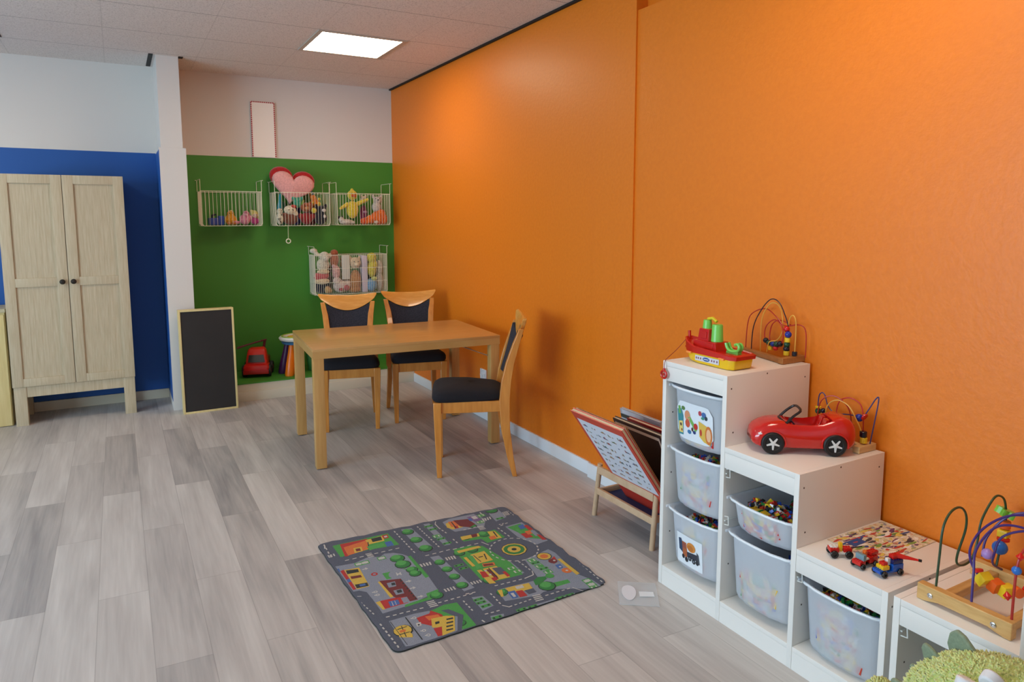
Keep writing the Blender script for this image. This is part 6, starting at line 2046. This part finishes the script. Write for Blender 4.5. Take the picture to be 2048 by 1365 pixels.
plush('toy_lamb', 'pink and white dappled lamb low in the large basket', (-0.565, -0.15, ZQ), [('body', (224, 204, 196), [(0, 0, .052, .060, .04, .05), (-.03, -.01, .092, .034, .03, .030), (.05, 0, .06, .03, .03, .04)]), ('patch', (186, 80, 90), [(.035, -.034, .040, .024, .014, .024), (-.01, -.038, .03, .018, .010, .014)])], eyes=(.010, -.038, .098, .003))
t = thing('folded_cloth', 'pale grey folded cloth standing upright in the large basket', 'cloth', (-0.520, -0.175, 0.93), 0)
MB().box(-0.035, 0.035, -0.006, 0.006, 0, 0.215, bev=0.005).build('fold', mat('pale_grey_cloth', (206, 206, 196), 0.9), t); MB().box(-0.030, 0.036, 0.008, 0.02, 0, 0.21, bev=0.005).build('back_fold', mat('pale_grey_cloth', (206, 206, 196)), t)
plush('teddy_bear', 'cream-faced bear with brown body standing in the large basket', (-0.430, -0.15, ZQ), [('body', (196, 134, 74), [(0, 0, .085, .046, .036, .090), (-.01, -.004, .02, .05, .036, .022)]), ('head', (232, 206, 168), [(0, -.006, .225, .046, .036, .044), (-.036, .004, .262, .014, .010, .014), (.036, .004, .262, .014, .010, .014)]), ('snout', (240, 222, 190), [(0, -.040, .214, .018, .014, .014)])], eyes=(.015, -.038, .236, .0055))
t = thing('picture_book', 'lilac-white book standing upright in the large basket beside the yellow toy', 'book', (-0.350, -0.165, ZQ), 0.0)
MB().box(-0.022, 0.022, -0.02, 0.09, 0, 0.330, bev=0.002).build('cover', plain((204, 196, 214), 0.5), t)
plush('soft_toy', 'lemon yellow soft toy upright near the wall end of the large basket', (-0.275, -0.15, 0.945), [('body', (226, 214, 50), [(0, 0, .06, .036, .034, .07), (0, -.004, .145, .042, .034, .040), (.03, -.01, .09, .014, .014, .03)])], eyes=(.016, -.034, .152, .004))
plush('soft_toy', 'sky blue soft toy at the bottom of the large basket below the lemon one', (-0.285, -0.155, ZQ), [('body', (112, 168, 214), [(0, 0, .050, .050, .036, .052), (-.03, -.006, .075, .022, .02, .022)]), ('bib', (206, 214, 120), [(.02, -.020, .100, .024, .014, .016)])])
plush('soft_toy', 'off-white soft toy squeezed in the wall-end corner of the large basket', (-0.195, -0.12, ZQ), [('body', (206, 200, 186), [(0, 0, .07, .032, .04, .075), (0, 0, .18, .03, .034, .060)])])

# ------------------------------------------------------------------ toy lorry and activity table on the green ledge
ZG = 0.1503
t = thing('toy_truck', 'red toy fire lorry with a dark ladder parked on the green ledge', 'toy truck', (-1.32, -0.235, ZG), -0.30)
t.scale = (1.12, 1.12, 1.12)
b = MB()
b.loft([[(x, y, z) for x, y in rrect(-w_, w_, -d_, 0.03, 0.015, 3)] for z, w_, d_ in ((0.030, .088, .075), (0.075, .092, .080), (0.092, .086, .070), (0.100, .074, .040))])
b.build('bonnet', plain((200, 28, 20), 0.3), t, sharp=40)
b = MB(); b.loft([[(x, y, z) for x, y in rrect(-w_, w_, -0.045 + k_, 0.06, 0.014, 3)] for z, w_, k_ in ((0.085, .080, 0), (0.12, .076, .006), (0.175, .068, .020), (0.200, .062, .028), (0.212, .048, .040))])
b.build('cab', plain((206, 40, 22), 0.3), t, sharp=40)
MB().hexa([(-0.060, -0.048, 0.112), (0.060, -0.048, 0.112), (0.060, -0.03, 0.112), (-0.060, -0.03, 0.112), (-0.052, -0.0335, 0.165), (0.052, -0.0335, 0.165), (0.052, -0.02, 0.165), (-0.052, -0.02, 0.165)]).build('windscreen', plain((36, 40, 34), 0.25), t)
MB().box(-0.090, 0.090, -0.088, -0.070, 0.028, 0.060, bev=0.004).build('bumper', plain((170, 20, 16), 0.35), t)
b = MB(); b.box(-0.075, 0.075, 0.06, 0.16, 0.05, 0.13, bev=0.006); b.box(-0.05, 0.05, 0.06, 0.12, 0.13, 0.20, bev=0.006); b.build('body', plain((120, 22, 20), 0.4), t)
b = MB(); b.tube([(-0.14, -0.01, 0.215), (0.0, 0.02, 0.255), (0.06, 0.08, 0.262)], 0.006, 8); b.tube([(-0.14, 0.03, 0.215), (0.0, 0.05, 0.250), (0.06, 0.10, 0.258)], 0.006, 8)
for k in range(6):
    b.tube([(-0.13 + k * .03, -0.008 + k * .006, 0.218 + k * .0085), (-0.13 + k * .03, 0.03 + k * .005, 0.218 + k * .0080)], 0.004, 6)
b.tube([(0.04, 0.08, 0.19), (0.05, 0.085, 0.26)], 0.010, 8); b.build('ladder', plain((96, 30, 44), 0.4), t)
for x in (-1, 1):
    for y in (-0.030, 0.105):
        w_ = MB().lathe([(0.02, -0.016), (0.042, -0.016), (0.046, -0.010), (0.046, 0.010), (0.042, 0.016), (0.028, 0.016), (0.024, 0.010), (0.0005, 0.010)], 20, M=RT((x * 0.086, y, 0.046), ry=x * PI / 2)).build('wheel', plain((24, 22, 24), 0.6), t)
        MB().lathe([(0.020, 0.0105), (0.018, 0.015), (0.0005, 0.016)], 14, M=RT((x * 0.086, y, 0.046), ry=x * PI / 2)).build('hubcap', plain((140, 30, 30), 0.4), w_)

t = thing('activity_table', 'child activity table with white rim and orange and purple legs on the green ledge', 'toy table', (-0.985, -0.275, ZG), 0.0)
t.scale = (0.88, 0.88, 0.80)
R8 = [2 * PI * k / 32 for k in range(32)]
b = MB(); b.lathe([(0.135, 0.352), (0.172, 0.366), (0.180, 0.386), (0.168, 0.402), (0.138, 0.404), (0.130, 0.390), (0.0005, 0.388)], 32); b.build('tray', plain((222, 222, 214), 0.35), t)
MB().lathe([(0.120, 0.322), (0.150, 0.326), (0.158, 0.354), (0.120, 0.356)], 32).build('under_rim', plain((58, 110, 150), 0.4), t)
MB().tube([(0.150 * math.cos(a), 0.150 * math.sin(a), 0.405) for a in R8], 0.006, 8, closed=True).build('lime_ring', plain((140, 180, 50), 0.4), t)
MB().lathe([(0.075, 0.389), (0.072, 0.404), (0.050, 0.408), (0.0005, 0.408)], 24, M=RT((-0.03, -0.02, 0))).build('play_button', plain((226, 180, 60), 0.35), t)
for nm, a, c_ in (('leg', -2.40, (236, 120, 20)), ('leg', 2.85, (70, 30, 84)), ('leg', 0.3, (60, 120, 60))):
    b = MB(); rings = []
    for z, r_, o_ in ((0, .040, .155), (0.02, .046, .150), (0.12, .042, .135), (0.24, .032, .115), (0.325, .028, .100)):
        rings.append([((o_) * math.cos(a) + r_ * math.cos(q), o_ * math.sin(a) + r_ * math.sin(q), z) for q in [2 * PI * k / 18 for k in range(18)]])
    b.loft(rings); b.build(nm, plain(c_, 0.3), t)

# ------------------------------------------------------------------ big green plush at the corner of the picture
t = thing('green_plush', 'big shaggy lime-green plush creature with felt spines in front of the white storage unit', 'soft toy', (-0.74, -5.66, 0.0), 0.0)
BODY = [((0.0, 0.0, 0.13), (0.21, 0.19, 0.13)), ((0.0, -0.01, 0.345), (0.165, 0.240, 0.198)), ((-0.02, 0.01, 0.25), (0.17, 0.20, 0.16)), ((0.02, 0.300, 0.296), (0.036, 0.034, 0.034)), ((0.02, 0.23, 0.25), (0.06, 0.08, 0.06)),
        ((-0.18, 0.12, 0.05), (0.09, 0.06, 0.05)), ((-0.18, -0.12, 0.05), (0.09, 0.06, 0.05))]
b = MB()
for c_, r_ in BODY:
    b.ball(c_, r_, 32)
GP = mat('lime_fur', (200, 212, 126), 0.95, c2=(172, 190, 92), nscale=60, bump=0.9, bscale=160, sheen=0.4)
o = b.build('body', GP, t, remesh=0.010)
# shaggy pile: short tufts all over the parts that are the outer skin
rnd = random.Random(21)
b = MB()


def inside_other(p, me_):
    for c_, r_ in BODY:
        if (c_, r_) == me_:
            continue
        if sum(((p[i] - c_[i]) / r_[i]) ** 2 for i in range(3)) < 0.97:
            return True
    return False


cnt = 0
while cnt < 11000:
    c_, r_ = BODY[1] if rnd.random() < .62 else rnd.choice(BODY)
    v = Vector((rnd.gauss(0, 1), rnd.gauss(0, 1), rnd.gauss(0, 1))).normalized()
    p = Vector((c_[0] + v.x * r_[0], c_[1] + v.y * r_[1], c_[2] + v.z * r_[2]))
    if p.z < 0.02 or inside_other(p, (c_, r_)):
        continue
    nrm = Vector((v.x / r_[0], v.y / r_[1], v.z / r_[2])).normalized()
    d_ = (nrm + Vector((rnd.gauss(0, .45), rnd.gauss(0, .45), rnd.gauss(0, .45) - .25))).normalized()
    s1 = nrm.orthogonal().normalized(); s2 = nrm.cross(s1)
    a = rnd.uniform(0, 6.28); q = (s1 * math.cos(a) + s2 * math.sin(a)); q2 = nrm.cross(q)
    w_ = 0.0032; L0 = rnd.uniform(.006, .010)
    base = p - nrm * 0.004
    vs = [b.bm.verts.new(base + q * w_), b.bm.verts.new(base - q * w_ * .5 + q2 * w_ * .8), b.bm.verts.new(base - q * w_ * .5 - q2 * w_ * .8)]
    ms = [b.bm.verts.new(base + nrm * L0 * .55 + d_ * L0 * .2 + (x_.co - base) * .85) for x_ in vs]
    tip = b.bm.verts.new(base + nrm * L0 * .4 + d_ * L0 * .8)
    for i in range(3):
        j = (i + 1) % 3
        b.bm.faces.new((vs[i], vs[j], ms[j], ms[i])); b.bm.faces.new((ms[i], ms[j], tip))
    cnt += 1
o = b.build('pile', mat('lime_pile', (220, 222, 150), 0.9, c2=(196, 206, 120), nscale=25, sheen=0.3), t, sharp=180)
o['kind'] = 'stuff'
FELT = mat('grey_green_felt', (138, 152, 126), 0.95, c2=(124, 138, 114), nscale=150, bump=0.3)
for (x, y, z, h_, w_, tl) in ((0.03, 0.125, 0.492, 0.056, 0.038, 0.40), (0.00, 0.165, 0.455, 0.050, 0.026, 0.7), (0.0, 0.198, 0.410, 0.030, 0.018, 1.0), (0.0, 0.232, 0.350, 0.036, 0.020, 1.2)):
    M = RT((x, y, z), rx=-tl)
    b = MB(); pr = [(-w_, -0.02), (-w_ * .95, h_ * .35), (-w_ * .55, h_ * .8), (-w_ * .1, h_), (w_ * .45, h_ * .85), (w_ * .95, h_ * .4), (w_, -0.02)]
    Mm = M @ Matrix(((0.3, 0, 0.95, 0), (0.95, 0, -.3, 0), (0, 1, 0, 0), (0, 0, 0, 1)))
    b.prism(pr, -0.006, 0.006, M=Mm)
    b.build('spine', FELT, t, bevel=0.004)
b = MB()
for (xo_, yo, zo, s_, an) in ((-0.085, 0.058, 0.505, 0.6, -1.15), (-0.072, 0.020, 0.525, 0.62, -0.55)):
    Mm = RT((xo_, yo, zo), ry=an) @ Matrix(((0, 0, 1, 0), (1, 0, 0, 0), (0, 1, 0, 0), (0, 0, 0, 1)))
    b.prism([(0.036 * s_ * math.cos(q), 0.044 * s_ * math.sin(q) * (1.25 if math.sin(q) > 0 else .8)) for q in [2 * PI * k / 20 for k in range(20)]], -0.012, 0.012, M=Mm)
b.build('felt_eye', plain((222, 222, 224), 0.9), t, bevel=0.004)
